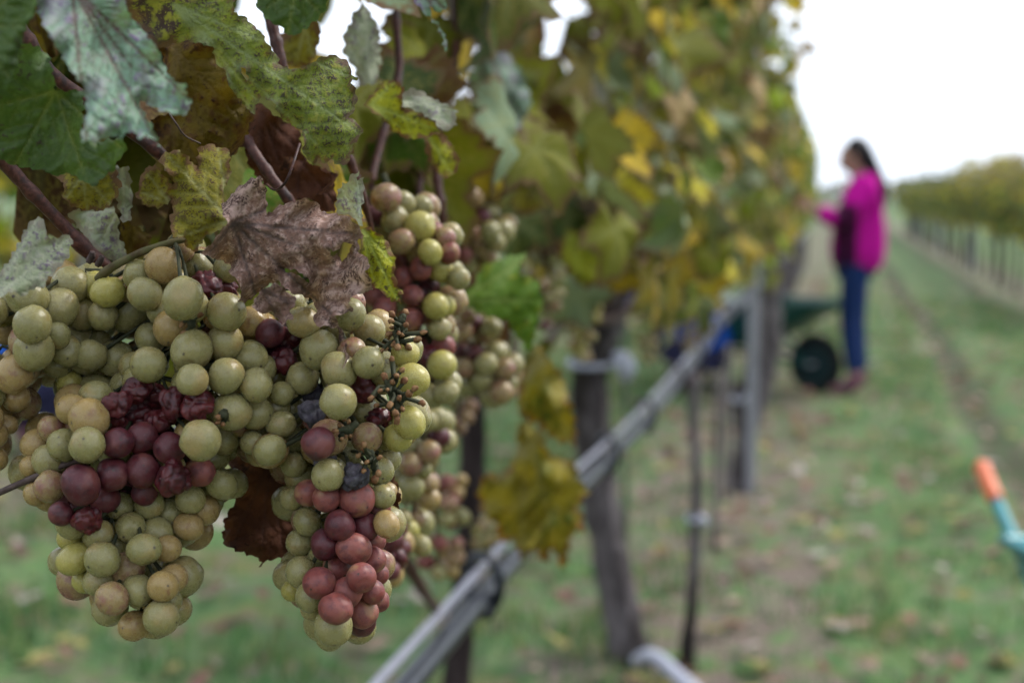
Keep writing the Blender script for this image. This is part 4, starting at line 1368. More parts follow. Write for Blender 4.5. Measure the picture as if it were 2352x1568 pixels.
bunch('right sharp bunch with dry stalks in the middle and a pink berried tail',
      [(4, '430 1390 130 g;860 1320 135 g;720 1480 120 gd;1040 1470 130 gd;310 1230 100 g;20 1440 150 ad;130 1500 120 ud;560 1340 100 gd;300 1500 110 sd'),
       (6, '580 75 166 g;760 265 158 gb;430 335 142 gd;310 635 132 gd;1030 195 134 gb;1190 290 122 g;1370 115 112 y;1420 355 146 y;880 90 104 k;755 555 156 gf;990 420 112 s;985 620 112 gd;520 480 84 md;530 650 112 m;575 945 146 uf;330 905 112 gd;130 1000 120 gb;1020 885 126 k;850 1040 112 gd;1410 740 122 y;1300 885 102 y;1225 1080 76 gd;1130 1190 112 g;660 1225 132 gb;410 1240 122 gd;900 1235 104 mb;350 1130 92 gd;480 1390 104 p;650 1440 108 pb;920 1440 152 pb;1120 1530 92 p;1165 1420 92 g;330 1440 84 gd;20 800 60 gd;240 480 90 gd;620 1080 70 m;1120 720 80 sd;1200 890 80 gd;150 100 110 sd;60 250 105 gd;260 170 100 sd;190 330 105 gd;170 620 110 gd;60 480 105 gd;230 760 100 gd'),
       (8, '470 90 112 gd;400 280 106 gd;770 120 126 ub;1000 130 112 u;640 290 122 ub;1200 110 92 a;900 335 132 pb;1080 260 84 p;1080 440 92 px;410 550 126 g;580 650 132 pb;745 510 116 p;970 600 118 pb;835 735 128 pb;1065 730 88 p;1125 810 66 pd;1125 570 56 pd;730 880 132 pf;970 925 134 px;970 1020 104 ud;500 775 122 g;545 860 102 g;710 1050 156 gb;590 400 84 gd;330 720 60 yd;880 560 80 pd'),
       ], .662, [(700, 470, .70), (720, 620, .70), (760, 760, .69), (790, 880, .69), (780, 1000, .685), (770, 1120, .68), (780, 1260, .675), (790, 1400, .672)], seed=5,
      bits=[(902, 905, .640, 22, 62), (918, 760, .655, 16, 50), (800, 985, .640, 8, 34), (855, 1058, .642, 9, 36), (440, 735, .648, 5, 26), (512, 958, .642, 3, 18)])
bunch('half sharp bunch of red and green berries behind the acid green lobe',
      [(4, '1200 250 122 k;1350 300 104 g;1280 450 122 g;1500 520 132 y;1340 650 112 k;1600 750 108 yb;1690 905 112 y;1360 820 92 pd;1510 900 94 p;1350 980 84 p;1440 1150 88 p;1180 1270 94 p;1430 1360 104 p;1780 760 74 p;1740 620 84 k;1640 560 66 p;1650 1240 112 y;1745 1240 74 y;1860 990 94 g;1080 1150 84 pd;1690 1450 94 g;1570 1330 66 pd;1220 1060 84 pd;1520 330 90 gd;1580 1060 84 sd;1100 420 90 ud'),
       (6, '1720 45 104 p;1570 155 104 s;1710 215 122 y;1770 385 112 g;1600 500 104 g;1750 470 94 g;1480 60 90 pd')], .86, [(880, 400, .90), (930, 520, .895), (970, 660, .89), (990, 800, .885), (1000, 900, .885)], low=False, seed=6, spread=.02)
bunch('blurred pale green bunch low behind the pink tail',
      [(6, '1650 710 104 g;1570 730 94 g;1420 965 104 g;1590 1015 104 k;1420 1125 104 k;1430 1335 112 g;1530 1175 74 g;1540 855 94 gd;1330 1010 84 gd;1680 880 90 ud;1340 1240 94 gd;1560 1290 84 kd;1600 1450 90 ad'),
       (8, '1400 165 94 y;1520 305 84 g;1340 60 84 g;1470 60 80 kd')], .98, [(985, 900, 1.0), (970, 1000, 1.0), (955, 1100, 1.0), (945, 1240, 1.0)], low=True, seed=7, spread=.02)
bunch('blurred clump of dark purple berries right of the pink tail',
      [(8, '1250 260 104 u;1280 430 112 s;1230 540 84 u;1180 400 84 u;1300 150 80 ud;1340 330 70 ud')], .92, [(900, 1180, .94), (905, 1250, .94), (900, 1310, .93)], low=True, seed=8)
bunch('blurred violet and green bunch above the fresh green leaf',
      [(4, '2070 690 94 k;2150 560 94 g;2270 560 104 g;2200 660 84 g;1860 540 84 g;1970 560 74 k;1830 230 104 g;1840 370 104 g;1980 230 84 k;1920 780 66 p;2080 430 80 ud;2000 680 80 gd;2130 770 70 kd;1900 660 80 gd;2150 380 70 gd;1750 470 90 gd')], 1.22, [(1060, 430, 1.25), (1080, 500, 1.25), (1110, 590, 1.24)], low=True, seed=9, spread=.025)
bunch('blurred bunch with lilac berries beneath the fresh green leaf',
      [(6, '1930 245 84 k;2120 205 94 g;2290 255 94 k;2255 465 104 k;2080 350 84 g;2180 330 80 g;2010 110 80 u;1900 100 80 ud;2200 100 80 g;1980 400 70 gd;2330 380 70 gd'),
       (4, '2000 1400 80 u;2080 1500 90 k;1940 1320 70 k;2160 1440 80 g;1900 1480 80 k')], 1.15, [(1070, 690, 1.18), (1100, 780, 1.18), (1130, 880, 1.17)], low=True, seed=10, spread=.025)


def auto_bunch(label, x, y, d, n, w, h, types, seed):
    """a bunch far out of focus: berries packed round a hanging stem"""
    r_ = random.Random(seed)
    c = P(x, y, d)
    top = c + Vector((0, 0, h * .5))
    root = empty('grape_bunch', top, label, 'grape bunch', 'blurred grape bunches along the near row')
    G = []
    for _ in range(n * 14):
        if len(G) >= n: break
        t = r_.random()
        R = w * .5 * (1 - .62 * t) * math.sqrt(r_.random())
        a = r_.uniform(0, 6.28)
        p = top + Vector((R * math.cos(a), R * math.sin(a), -t * h))
        rr = .0085 * r_.uniform(.85, 1.1)
        if all((p - g['p']).length > (rr + g['r']) * .86 for g in G):
            G.append(dict(p=p, r=rr, t=r_.choice(types)))
    ax = [top + Vector((0, 0, -h * i / 12)) for i in range(13)]
    put_berries(root, G, ax, True)
    st = MB().tube([top + Vector((0, 0, .03))] + ax, .002, 5)
    st.build('stem', M['green_stem'], root)
    return root


GR = ['g', 'g', 'g', 'y', 'k', 'a']
auto_bunch('long yellow-green bunch hanging left of the dark vine head', 1335, 700, 2.25, 60, .085, .17, GR, 21)
auto_bunch('small green bunch just behind the nearest blackish trunk', 1128, 1262, 2.45, 34, .07, .10, GR, 22)
auto_bunch('reddish bunch tucked beside the thick grey trunk head', 1428, 600, 3.5, 44, .09, .14, ['p', 'u', 'a', 'k'], 23)
auto_bunch('golden bunch hanging right of the thick grey trunk', 1490, 765, 3.7, 44, .09, .14, ['y', 'a', 'g'], 24)
auto_bunch('tan bunch hanging above the upper end of the hose', 1585, 745, 4.3, 48, .10, .17, ['k', 'a', 'g'], 25)
auto_bunch('pinkish bunch low between the pink tail and the blackish trunk', 1005, 1215, 1.45, 30, .07, .10, ['a', 'k', 'g', 'p'], 26)
auto_bunch('green bunch under the shaded leaves above the blackish trunk', 1250, 640, 1.95, 40, .08, .13, ['g', 'k', 'u', 'g'], 27)
auto_bunch('dusky bunch among brown leaves above the blackish trunk', 1050, 860, 1.5, 34, .07, .12, ['u', 'k', 'g'], 28)
auto_bunch('pale bunch high beside the golden leaves', 1500, 520, 3.3, 36, .08, .12, ['g', 'k', 'y'], 29)

# ------------------------------------------------------------------ trellis: wires, drip hose, posts, stakes, ties


def along(x, z, y0, y1, step=.25, sag=.012):
    n = int((y1 - y0) / step)
    return [Vector((x + .006 * math.sin(y * 1.7), y, z + sag * math.sin(y * 1.15) + .004 * math.sin(y * 3.1))) for y in np.linspace(y0, y1, n)]


def at_x(px, py, X):
    r = ray(px, py)
    return CAM + r * (X / r.x)


HX = ROW + .05
ha, hb = at_x(945, 1568, HX), at_x(1715, 690, HX)
HZ = ha.z * .8 + hb.z * .2
hose = empty('drip_hose', (HX, 3, 0), 'black drip irrigation hose clipped under a grey tube along the row', 'hose')
MB().tube(along(HX, HZ, .9, 30), .0160, 12).build('hose', M['hose'], hose)
MB().tube(along(HX - .004, HZ + .040, .9, 30), .0070, 8).build('support_tube', M['tube'], hose)
for y in (1.25, 2.02, 2.62, 3.22, 3.86, 4.6, 5.3, 6.2, 7.2, 8.4):
    q = Vector((HX + .006 * math.sin(y * 1.7), y, HZ + .012 * math.sin(y * 1.15) + .004 * math.sin(y * 3.1)))
    mb = MB()
    pr = []
    for k in range(19):
        a = 2 * math.pi * k / 18
        pr.append(q + Vector((.026 * math.cos(a), 0, .018 + .044 * math.sin(a))))
    mb.tube(pr, .008, 6, caps=False)
    mb.box(q + Vector((.0, 0, -.022)), (.016, .016, .010))
    mb.build('clip', M['hose'], hose)

for (px, py, X, nm) in ((385, 112, ROW + .07, 'upper trellis wire passing behind the large speckled leaf'), (1060, 303, ROW - .10, 'upper trellis wire on the far side of the canopy')):
    w = at_x(px, py, X)
    o = MB().tube(along(X, w.z, .5, 30, .4), .0022, 6).build('trellis_wire', M['wire'])
    tag(o, nm, 'wire', 'trellis wires')
o = MB().tube(along(ROW - .02, 1.03, 2.3, 30, .4), .0022, 6).build('trellis_wire', M['wire'])
tag(o, 'fruiting wire low in the canopy at trunk head height', 'wire', 'trellis wires')
o = MB()
cp = P(1130, 315, 1.75)
for s in (-1, 1):
    o.tube(spline([cp + Vector((.012 * s, -.02, .012)), cp + Vector((.016 * s, 0, 0)), cp + Vector((.012 * s, .02, -.012))], 8), .0035, 6)
o.tube(spline([cp + Vector((-.016, 0, 0)), cp + Vector((0, .006, .006)), cp + Vector((.016, 0, 0))], 6), .0045, 6)
tag(o.build('wire_clip', M['hose']), 'black plastic clip joining the upper wires', 'clip')

# pale galvanised post: a folded C profile with hooks, set in the ground
pb = on_ground(1724, 1118)


def metal_post(base, h, label, group):
    r = empty('metal_post', base, label, 'post', group)
    mb = MB()
    prof = [(-.022, .016), (-.022, -.016), (.022, -.016), (.022, .016), (.018, .016), (.018, -.012), (-.018, -.012), (-.018, .016)]
    v, f = [], []
    for z in (-.1, h):
        for a, b_ in prof: v.append(Vector(base) + Vector((a, b_, z)))
    n_ = len(prof)
    for i in range(n_):
        f.append((i, (i + 1) % n_, n_ + (i + 1) % n_, n_ + i))
    f.append(tuple(range(n_, 2 * n_)))
    mb.add(v, f)
    mb.build('post', M['steel'], r, smooth=False)
    if base[1] < 8:
        for z in np.arange(.5, h - .05, .24):
            for s in (-1, 1):
                MB().box(Vector(base) + Vector((.0245 * s, .004, z)), (.0022, .006, .014)).build('wire_hook', M['steel'], r, smooth=False)
    return r


metal_post(Vector((pb.x, pb.y, 0)), 2.15, 'pale galvanised post standing beside the dark leaning trunk', 'trellis posts')
for i, y in enumerate((12.2, 18.2, 24.0)):
    metal_post(Vector((ROW + .02, y, 0)), 2.15, 'galvanised post half hidden in the blurred far end of the near row', 'far trellis posts')


def stake(px, py_base, py_top, d, r, mat, label, lean=0):
    b = on_ground(px, py_base)
    t = P(px + lean, py_top, (b - CAM).dot(AX_F))
    pts = [b + Vector((0, 0, -.05))] + [b.lerp(t, k / 8) for k in range(1, 9)]
    o = MB().tube(pts, [r * random.uniform(.9, 1.1) for _ in pts], 8, .05).build('stake', M[mat])
    return tag(o, label, 'stake', 'plant stakes along the row')


stake(1640, 1255, 860, 5.3, .013, 'wood', 'thin grey wooden stake between the young stem and the metal post', 12)
stake(1437, 1290, 690, 4.9, .009, 'bamboo', 'slender greenish cane stake right of the thick grey trunk', -2)
stake(1668, 1150, 790, 6.0, .014, 'wood', 'dark wooden stake just left of the metal post', 4)


def tie(px, py, d, r, label, k=1.0, mat='white_plastic'):
    flap = True
    c = P(px, py, d)
    root = empty('plastic_tie', c, label, 'tie', 'white ties on the trunks')
    ring = MB()
    pr = [c + Vector((r * math.cos(a), r * math.sin(a), .006 * math.sin(a))) for a in np.linspace(0, 2 * math.pi, 17)]
    ring.tube(pr, .006 + .003 * k, 6, .2, caps=False)
    ring.build('band', M[mat], root)
    if flap:
        fl = MB()
        w = [c + Vector((r, -.02, .03 * k)), c + Vector((r + .02 * k, -.03, .012 * k)), c + Vector((r + .03 * k, -.028, -.02 * k)), c + Vector((r + .025 * k, -.025, -.045 * k))]
        fl.tube(spline(w, 8), [k * q_ for q_ in (.012, .02, .026, .03, .03, .028, .024, .018, .012)], 8, .25)
        fl.build('knot', M[mat], root)
    return root


tie(1362, 832, D2, .066, 'crumpled white plastic tie knotted round the thick grey trunk')
tie(1594, 1188, D3, .018, 'small white tie on the thin young stem', .42)
tie(1694, 915, 6.36, .030, 'lilac white tie where the dark trunk meets the metal post', .6)
# pale bent pipe end on the ground by the thick trunk
pe = [on_ground(1462, 1520, .02), on_ground(1485, 1505, .05), on_ground(1512, 1512, .055), on_ground(1550, 1545, .05), on_ground(1610, 1600, .04), on_ground(1690, 1680, .02)]
tag(MB().tube(spline(pe, 16), .020, 10).build('plastic_pipe', M['white_plastic']), 'pale bent pipe lying on the grass at the foot of the thick trunk', 'pipe')

# ------------------------------------------------------------------ people


def skinned(name, chains, mat, parent, sub=2):
    """joints joined by edges, a radius at each joint, grown into one smooth surface"""
    V, E, Rr, roots = [], [], [], []
    keyed = {}
    for ch in chains:
        prev = None
        for it in ch:
            k, p, r = it
            if k in keyed:
                i = keyed[k]
            else:
                i = len(V)
                keyed[k] = i
                V.append(p)
                Rr.append(r if hasattr(r, '__len__') else (r, r))
                if len(V) == 1: roots.append(i)
            if prev is not None and (prev, i) not in E and prev != i: E.append((prev, i))
            prev = i
    me = bpy.data.meshes.new(name)
    me.from_pydata([tuple(v) for v in V], E, [])
    o = bpy.data.objects.new(name, me)
    COL.objects.link(o)
    o.modifiers.new('skin', 'SKIN')
    sv = me.skin_vertices[0].data if me.skin_vertices else None
    if sv is None:
        bpy.context.view_layer.objects.active = o
        bpy.ops.mesh.customdata_skin_add()
        sv = me.skin_vertices[0].data
    for i, r in enumerate(Rr):
        sv[i].radius = r
        sv[i].use_root = i in roots
    sb = o.modifiers.new('sub', 'SUBSURF')
    sb.levels = sub
    sb.render_levels = sub
    dg = bpy.context.evaluated_depsgraph_get()
    nm = bpy.data.meshes.new_from_object(o.evaluated_get(dg))
    bpy.data.objects.remove(o)
    nm.name = name
    nm.materials.clear()
    nm.materials.append(M[mat] if isinstance(mat, str) else mat)
    nm.polygons.foreach_set('use_smooth', [True] * len(nm.polygons))
    ob = bpy.data.objects.new(name, nm)
    COL.objects.link(ob)
    ob.parent = parent
    return ob


def hand_chains(key, wrist, d, side, curl=.5, spread=Vector((0, 0, 1))):
    """palm and five fingers from the wrist along d"""
    d = Vector(d).normalized()
    s = Vector(spread).normalized()
    dn = d.cross(s).normalized()
    palm = Vector(wrist) + d * .045
    kn = Vector(wrist) + d * .085
    out = [[(key + 'w', wrist, .024), (key + 'p', palm, (.034, .018)), (key + 'k', kn, (.036, .015))]]
    for i, L in enumerate((.066, .076, .072, .056)):
        o_ = s * (.027 - .018 * i)
        a = kn + o_
        b_ = a + d * L * .45 + dn * curl * .012
        c = b_ + d * L * .3 + dn * curl * .026
        out.append([(f'{key}f{i}a', a - d * .01, .009), (f'{key}f{i}b', b_, .0085), (f'{key}f{i}c', c, .007)])
    a = palm + s * .026
    out.append([(key + 't0', palm + s * .01, .011), (key + 't1', a + d * .02 + s * .012, .010), (key + 't2', a + d * .045 + s * .014 + dn * .012, .0085)])
    return out


def person(base, facing, label, J, tops, legs_mat, boot_mat, hair_len=.3, group=None):
    """J: joints in the person's own frame (y forward, x right, z up)"""
    r = empty('person', base, label, 'person', group)
    r.rotation_euler = (0, 0, facing)
    j = {k: Vector(v) for k, v in J.items()}
    ch = [[('pel', j['pel'], (.13, .10)), ('waist', j['waist'], (.115, .09)), ('chest', j['chest'], (.135, .10)), ('neck0', j['neck'], .055), ('neck1', j['neck'] + (j['head'] - j['neck']) * .45, .05),
           ('jaw', j['head'] - (j['crown'] - j['head']) * .55 + j['fwd'] * .012, (.062, .066)), ('head', j['head'], (.076, .088)), ('brow', j['head'] + (j['crown'] - j['head']) * .55, (.075, .09)), ('crown', j['crown'], (.045, .055))]]
    ch.append([('jaw', j['head'], .06), ('nose', j['head'] - (j['crown'] - j['head']) * .12 + j['fwd'] * .098, .014)])
    for s in 'lr':
        ch.append([('chest', 0, 0), ('sh' + s, j['sh' + s], .062), ('el' + s, j['el' + s], .044), ('wr' + s, j['wr' + s], .028)])
        ch.append([('pel', 0, 0), ('hip' + s, j['hip' + s], .092), ('kn' + s, j['kn' + s], .062), ('an' + s, j['an' + s], .042), ('toe' + s, j['toe' + s], .034)])
    body = skinned('body', ch, 'skin', r)
    for s in 'lr':
        d = (j['wr' + s] - j['el' + s])
        hc = hand_chains('h' + s, j['wr' + s], d, s)
        skinned('hand', [hc[0]], 'skin', r, 2)
        for q in hc[1:]: skinned('finger', [q], 'skin', r, 1)
        # ear
        e = MB().ball(j['head'] + Vector((.079 if s == 'r' else -.079, -.005, 0)), (.012, .022, .032), 8, 6)
        ob = link('ear', mesh('ear', e.v, e.f), M['skin'])
        ob.parent = r
        e = MB().ball(j['head'] + Vector((.03 if s == 'r' else -.03, 0, 0)) + j['fwd'] * .082 + Vector((0, 0, .012)), (.013, .008, .009), 8, 6)
        ob = link('eye', mesh('eye', e.v, e.f), M['eye'])
        ob.parent = r
        bt = skinned('boot', [[('a' + s, j['an' + s] + Vector((0, 0, .08)), .058), ('b' + s, j['an' + s], .06), ('c' + s, (j['an' + s] + j['toe' + s]) / 2 + Vector((0, 0, -.005)), (.05, .045)), ('d' + s, j['toe' + s], (.046, .036))]], boot_mat, r, 2)
    e = MB().ball(j['head'] - (j['crown'] - j['head']) * .42 + j['fwd'] * .086, (.026, .008, .008), 8, 6)
    ob = link('mouth', mesh('mouth', e.v, e.f), M['lip'])
    ob.parent = r
    # jacket: trunk, sleeves and collar in one
    jk = [[('hem', j['hem'], (.215, .205)), ('waist', j['waist'], (.205, .19)), ('chest', j['chest'], (.21, .185)), ('col', j['neck'] - (j['neck'] - j['chest']) * .12, (.105, .09)), ('col2', j['neck'] + (j['head'] - j['neck']) * .25, (.078, .075))]]
    for s in 'lr':
        jk.append([('chest', 0, 0), ('sh' + s, j['sh' + s], .10), ('el' + s, j['el' + s], .08), ('wr' + s, j['wr' + s] - (j['wr' + s] - j['el' + s]) * .08, .048)])
    skinned('jacket', jk, tops, r)
    # trousers
    tr = [[('pel', j['pel'], (.125, .10))]]
    for s in 'lr':
        tr.append([('pel', 0, 0), ('hip' + s, j['hip' + s], .103), ('th' + s, j['hip' + s].lerp(j['kn' + s], .5), .086), ('kn' + s, j['kn' + s], .068), ('cf' + s, j['kn' + s].lerp(j['an' + s], .4), .064), ('an' + s, j['an' + s] + Vector((0, 0, .05)), .05)])
    skinned('trousers', tr, legs_mat, r)
    # hair: cap and tail
    up = (j['crown'] - j['head'])
    hr = [[('h0', j['head'] + up * .80 + j['fwd'] * .045, (.088, .075)), ('h1', j['head'] + up * .7 - j['fwd'] * .035, (.098, .10)), ('h2', j['head'] + up * .05 - j['fwd'] * .065, (.09, .085)), ('h3', j['neck'] + (j['head'] - j['neck']) * .6 - j['fwd'] * .095, (.065, .055)),
           ('h4', j['neck'] - j['fwd'] * .15 - Vector((0, 0, hair_len * .35)), (.052, .045)), ('h5', j['neck'] - j['fwd'] * .13 - Vector((0, 0, hair_len)), (.016, .014))]]
    skinned('hair', hr, 'hair', r)
    return r


STAND = dict(pel=(0, 0, .90), waist=(0, -.015, 1.03), chest=(0, -.03, 1.24), neck=(0, -.015, 1.40), head=(0, .035, 1.525), crown=(0, .045, 1.625), fwd=(0, 1, -.12),
             hem=(0, 0, .755), shl=(-.165, -.035, 1.345), shr=(.165, -.035, 1.345), ell=(-.205, .075, 1.115), elr=(.20, .085, 1.12), wrl=(-.15, .265, 1.19), wrr=(.14, .27, 1.215),
             hipl=(-.085, 0, .87), hipr=(.085, 0, .87), knl=(-.085, .03, .47), knr=(.08, -.01, .47), anl=(-.09, -.01, .085), anr=(.08, -.05, .085), toel=(-.10, .15, .035), toer=(.09, .10, .035))
fb = on_ground(1958, 908)
person(Vector((fb.x, fb.y, 0)), math.radians(90), 'standing person in magenta jacket and jeans with dark ponytail picking at the row', STAND, 'jacket', 'jeans', 'boot', .26)

CROUCH = dict(pel=(0, -.16, .24), waist=(0, -.10, .36), chest=(0, .04, .58), neck=(0, .13, .74), head=(0, .21, .85), crown=(0, .23, .95), fwd=(0, 1, -.2),
              hem=(0, -.20, .20), shl=(-.17, .06, .68), shr=(.17, .06, .68), ell=(-.24, .27, .55), elr=(.24, .27, .55), wrl=(-.17, .46, .66), wrr=(.17, .46, .68),
              hipl=(-.10, -.15, .24), hipr=(.10, -.15, .24), knl=(-.15, .24, .40), knr=(.15, .26, .38), anl=(-.12, -.06, .085), anr=(.12, -.04, .085), toel=(-.13, .10, .035), toer=(.13, .12, .035))
c1 = on_ground(92, 1035)
person(Vector((c1.x, c1.y, 0)), math.radians(-70), 'crouching person in blue jacket glimpsed at the far left behind the bunches', CROUCH, 'blue_jacket', 'navy', 'boot', .15)
c2 = on_ground(1578, 893)
person(Vector((c2.x, c2.y, 0)), math.radians(80), 'crouching person in blue jacket glimpsed under the canopy behind the hose', CROUCH, 'blue_jacket', 'navy', 'boot', .15)

# ------------------------------------------------------------------ wheelbarrows


def wheelbarrow(base, rot, label, tray_m, frame_m, grip_m, wheel_r=.17, rim_m='rim_dark'):
    """x forward (wheel), handles backward"""
    r = empty('wheelbarrow', base, label, 'wheelbarrow', 'wheelbarrows in the alley')
    r.rotation_euler = (0, 0, rot)

    def part(name, mb, mat, parent=r, smooth=True):
        ob = link(name, mesh(name, mb.v, mb.f), M[mat], None, None, smooth)
        ob.parent = parent
        return ob

    # tray: open tub with sloped front and rolled rim
    rim = [(-.45, .36, .58), (.60, .24, .61), (.70, .12, .61), (.70, -.12, .61), (.60, -.24, .61), (-.45, -.36, .58)]
    bot = [(-.22, .20, .30), (.05, .19, .29), (.10, .10, .29), (.10, -.10, .29), (.05, -.19, .29), (-.22, -.20, .30)]
    n_ = 6
    v = [Vector(a) for a in rim + bot]
    ctr_t = Vector((0, 0, .58))
    vi = [a.lerp(Vector((.03, 0, a.z)), .03) + Vector((0, 0, .004)) for a in v]
    f = [(i, (i + 1) % n_, n_ + (i + 1) % n_, n_ + i) for i in range(n_)] + [tuple(range(n_, 2 * n_))[::-1]]
    mb = MB()
    mb.add(v, f)
    mb.add(vi, [q[::-1] for q in f])
    mb.add([v[i] for i in range(6)] + [vi[i] for i in range(6)], [(i, (i + 1) % 6, 6 + (i + 1) % 6, 6 + i) for i in range(6)])
    tray = part('tray', mb, tray_m, r, False)
    part('rim', MB().tube([Vector(a) for a in rim] + [Vector(rim[0])], .012, 8), tray_m, tray)
    for s in (-1, 1):
        part('handle', MB().tube(spline([(.50, .06 * s, wheel_r), (.2, .16 * s, .25), (-.3, .22 * s, .30), (-.62, .27 * s, .50), (-.84, .28 * s, .602)], 20), .015, 8), frame_m)
        g = MB().tube([(-.80, .279 * s, .585), (-.82, .28 * s, .594), (-.85, .281 * s, .607), (-.93, .282 * s, .642), (-.945, .282 * s, .648)], [.018, .021, .020, .021, .012], 10)
        part('grip', g, grip_m)
        part('leg', MB().tube(spline([(-.10, .19 * s, .27), (-.24, .21 * s, .02), (-.36, .215 * s, .02), (-.34, .22 * s, .29)], 14), .013, 8), frame_m)
        part('strut', MB().tube([(.46, .075 * s, wheel_r + .01), (.30, .13 * s, .46)], .011, 8), frame_m)
    # wheel: tyre, dished rim, hub and axle
    w = MB()
    seg = 36
    vv, ff = [], []
    for i in range(seg):
        a = 2 * math.pi * i / seg
        for k in range(10):
            b_ = 2 * math.pi * k / 10
            rr = wheel_r - .035 + .035 * math.cos(b_)
            vv.append(Vector((.50 + rr * math.cos(a), .036 * math.sin(b_), wheel_r + rr * math.sin(a))))
    for i in range(seg):
        for k in range(10):
            ff.append((i * 10 + k, ((i + 1) % seg) * 10 + k, ((i + 1) % seg) * 10 + (k + 1) % 10, i * 10 + (k + 1) % 10))
    w.add(vv, ff)
    wheel = part('wheel', w, 'tyre')
    d = MB()
    for s in (-1, 1):
        vv = [Vector((.50, .012 * s, wheel_r))]
        for rr, yy in ((.04, .014), (.07, .006), (wheel_r - .045, .022), (wheel_r - .03, .014)):
            for i in range(24):
                a = 2 * math.pi * i / 24
                vv.append(Vector((.50 + rr * math.cos(a), yy * s, wheel_r + rr * math.sin(a))))
        ff = [(0, 1 + i, 1 + (i + 1) % 24) for i in range(24)]
        for q in range(3):
            ff += [(1 + q * 24 + i, 1 + (q + 1) * 24 + i, 1 + (q + 1) * 24 + (i + 1) % 24, 1 + q * 24 + (i + 1) % 24) for i in range(24)]
        d.add(vv, ff)
    part('rim', d, rim_m, wheel)
    part('axle', MB().tube([(.50, -.09, wheel_r), (.50, .09, wheel_r)], .010, 8), 'steel', wheel)
    return r


wb = on_ground(1872, 905)
wr = math.radians(-34)
wheelbarrow(Vector((wb.x - .50 * math.cos(wr), wb.y - .50 * math.sin(wr), 0)), wr, 'dark green wheelbarrow beside the person in magenta with its black wheel showing', 'green_tray', 'frame_dark', 'black_grip', .20)
gq = P(2255, 1066, 3.42)
wr2 = math.radians(-81)
# the grip end lies 0.94 m behind and 0.28 m beside the barrow's middle
off = Matrix.Rotation(wr2, 3, 'Z') @ Vector((-.93, -.282, 0))
wheelbarrow(Vector((gq.x - off.x, gq.y - off.y, 0)), wr2, 'teal wheelbarrow with orange grip cut off by the right edge', 'teal_tray', 'teal_tray', 'orange_grip', .19)

# ------------------------------------------------------------------ neighbouring rows and the far trees


def simple_mass(n, y0, y1, z0, z1, half, weights, size, seed):
    random.seed(seed)
    V, F, C = [], [], []
    for _ in range(n):
        p = Vector((random.gauss(0, half * .5), random.uniform(y0, y1), z0 + (z1 - z0) * random.random()))
        nrm, tip = rand_orient(random.choice((1, -1)))
        mt = leaf_matrix(p, nrm, tip, random.uniform(*size))
        c = pick(weights)[:3]
        k0 = len(V)
        V += [mt @ Vector(q) for q in ((0, 0, 0), (.9, 0, -.1), (.5, .7, .1), (-.3, .6, 0), (-.3, -.6, 0), (.5, -.7, .1))]
        C += [c] * 6
        F += [(k0, k0 + 1, k0 + 2), (k0, k0 + 2, k0 + 3), (k0, k0 + 3, k0 + 4), (k0, k0 + 4, k0 + 5), (k0, k0 + 5, k0 + 1)]
    me = mesh('foliage', V, F)
    at = me.attributes.new('tint', 'FLOAT_COLOR', 'POINT')
    C = np.concatenate([np.array(C), np.ones((len(C), 1))], 1).astype(np.float32)
    at.data.foreach_set('color', C.ravel())
    me.materials.append(M['foliage'])
    return me


MASS = [simple_mass(330, -.68, .68, .80, 1.40, .34, W_SIDE, (.06, .085), 40 + i) for i in range(3)]
TR = []
for i in range(3):
    mb = MB().tube(spline([(0, 0, -.03), (random.uniform(-.05, .05), random.uniform(-.05, .05), .4), (random.uniform(-.03, .03), 0, .85)], 8), [.04, .034, .03, .03, .03, .03, .034, .036, .03], 8, .12)
    mb.tube(spline([(0, 0, .8), (0, .35, .88), (0, .68, .88)], 6), .014, 6)
    mb.tube(spline([(0, 0, .8), (0, -.35, .88), (0, -.68, .88)], 6), .014, 6)
    TR.append(mesh('trunk', mb.v, mb.f))
    TR[-1].materials.append(M['trunk_dark'])


def side_vine(x, y, label, group, i):
    v = empty('grapevine', (x, y, 0), label, 'grapevine', group)
    for nm, me in (('trunk', TR[i % 3]), ('foliage', MASS[(i * 2 + 1) % 3])):
        o = bpy.data.objects.new(nm, me)
        COL.objects.link(o)
        o.parent = v
        if nm == 'foliage':
            o['kind'] = 'stuff'
            o.scale = (random.uniform(.8, 1.3), random.uniform(.9, 1.1), random.uniform(.90, 1.13))
        else:
            o.rotation_euler = (random.uniform(-.06, .06), random.uniform(-.06, .06), random.uniform(-.2, .2))
    return v


random.seed(99)
for i in range(26):
    side_vine(ROW_R + random.uniform(-.03, .03), 15.5 + i * 1.36, 'autumn coloured grapevine in the row right of the magenta jacket', 'vines of the right hand row', i)
MASS_L = [simple_mass(420, -.70, .70, .85, 2.0, .40, W_MID, (.06, .085), 50 + i) for i in range(2)]
MASS_KEEP = MASS
MASS = [MASS_L[0], MASS_L[1], MASS_L[0]]
for i in range(16):
    side_vine(ROW_L + random.uniform(-.03, .03), -.4 + i * 1.36, 'dim grapevine in the row glimpsed behind the foreground bunches', 'vines of the left hand row', i)
for i in range(4):
    metal_post(Vector((ROW_R - .02, 17.6 + i * 8.2, 0)), 1.5, 'grey metal post in the row right of the magenta jacket', 'posts of the right hand row')
for i in range(3):
    metal_post(Vector((ROW_L + .05, 6.35 + i * 5.4, 0)), 1.5, 'grey metal post in the row behind the foreground bunches', 'posts of the left hand row')


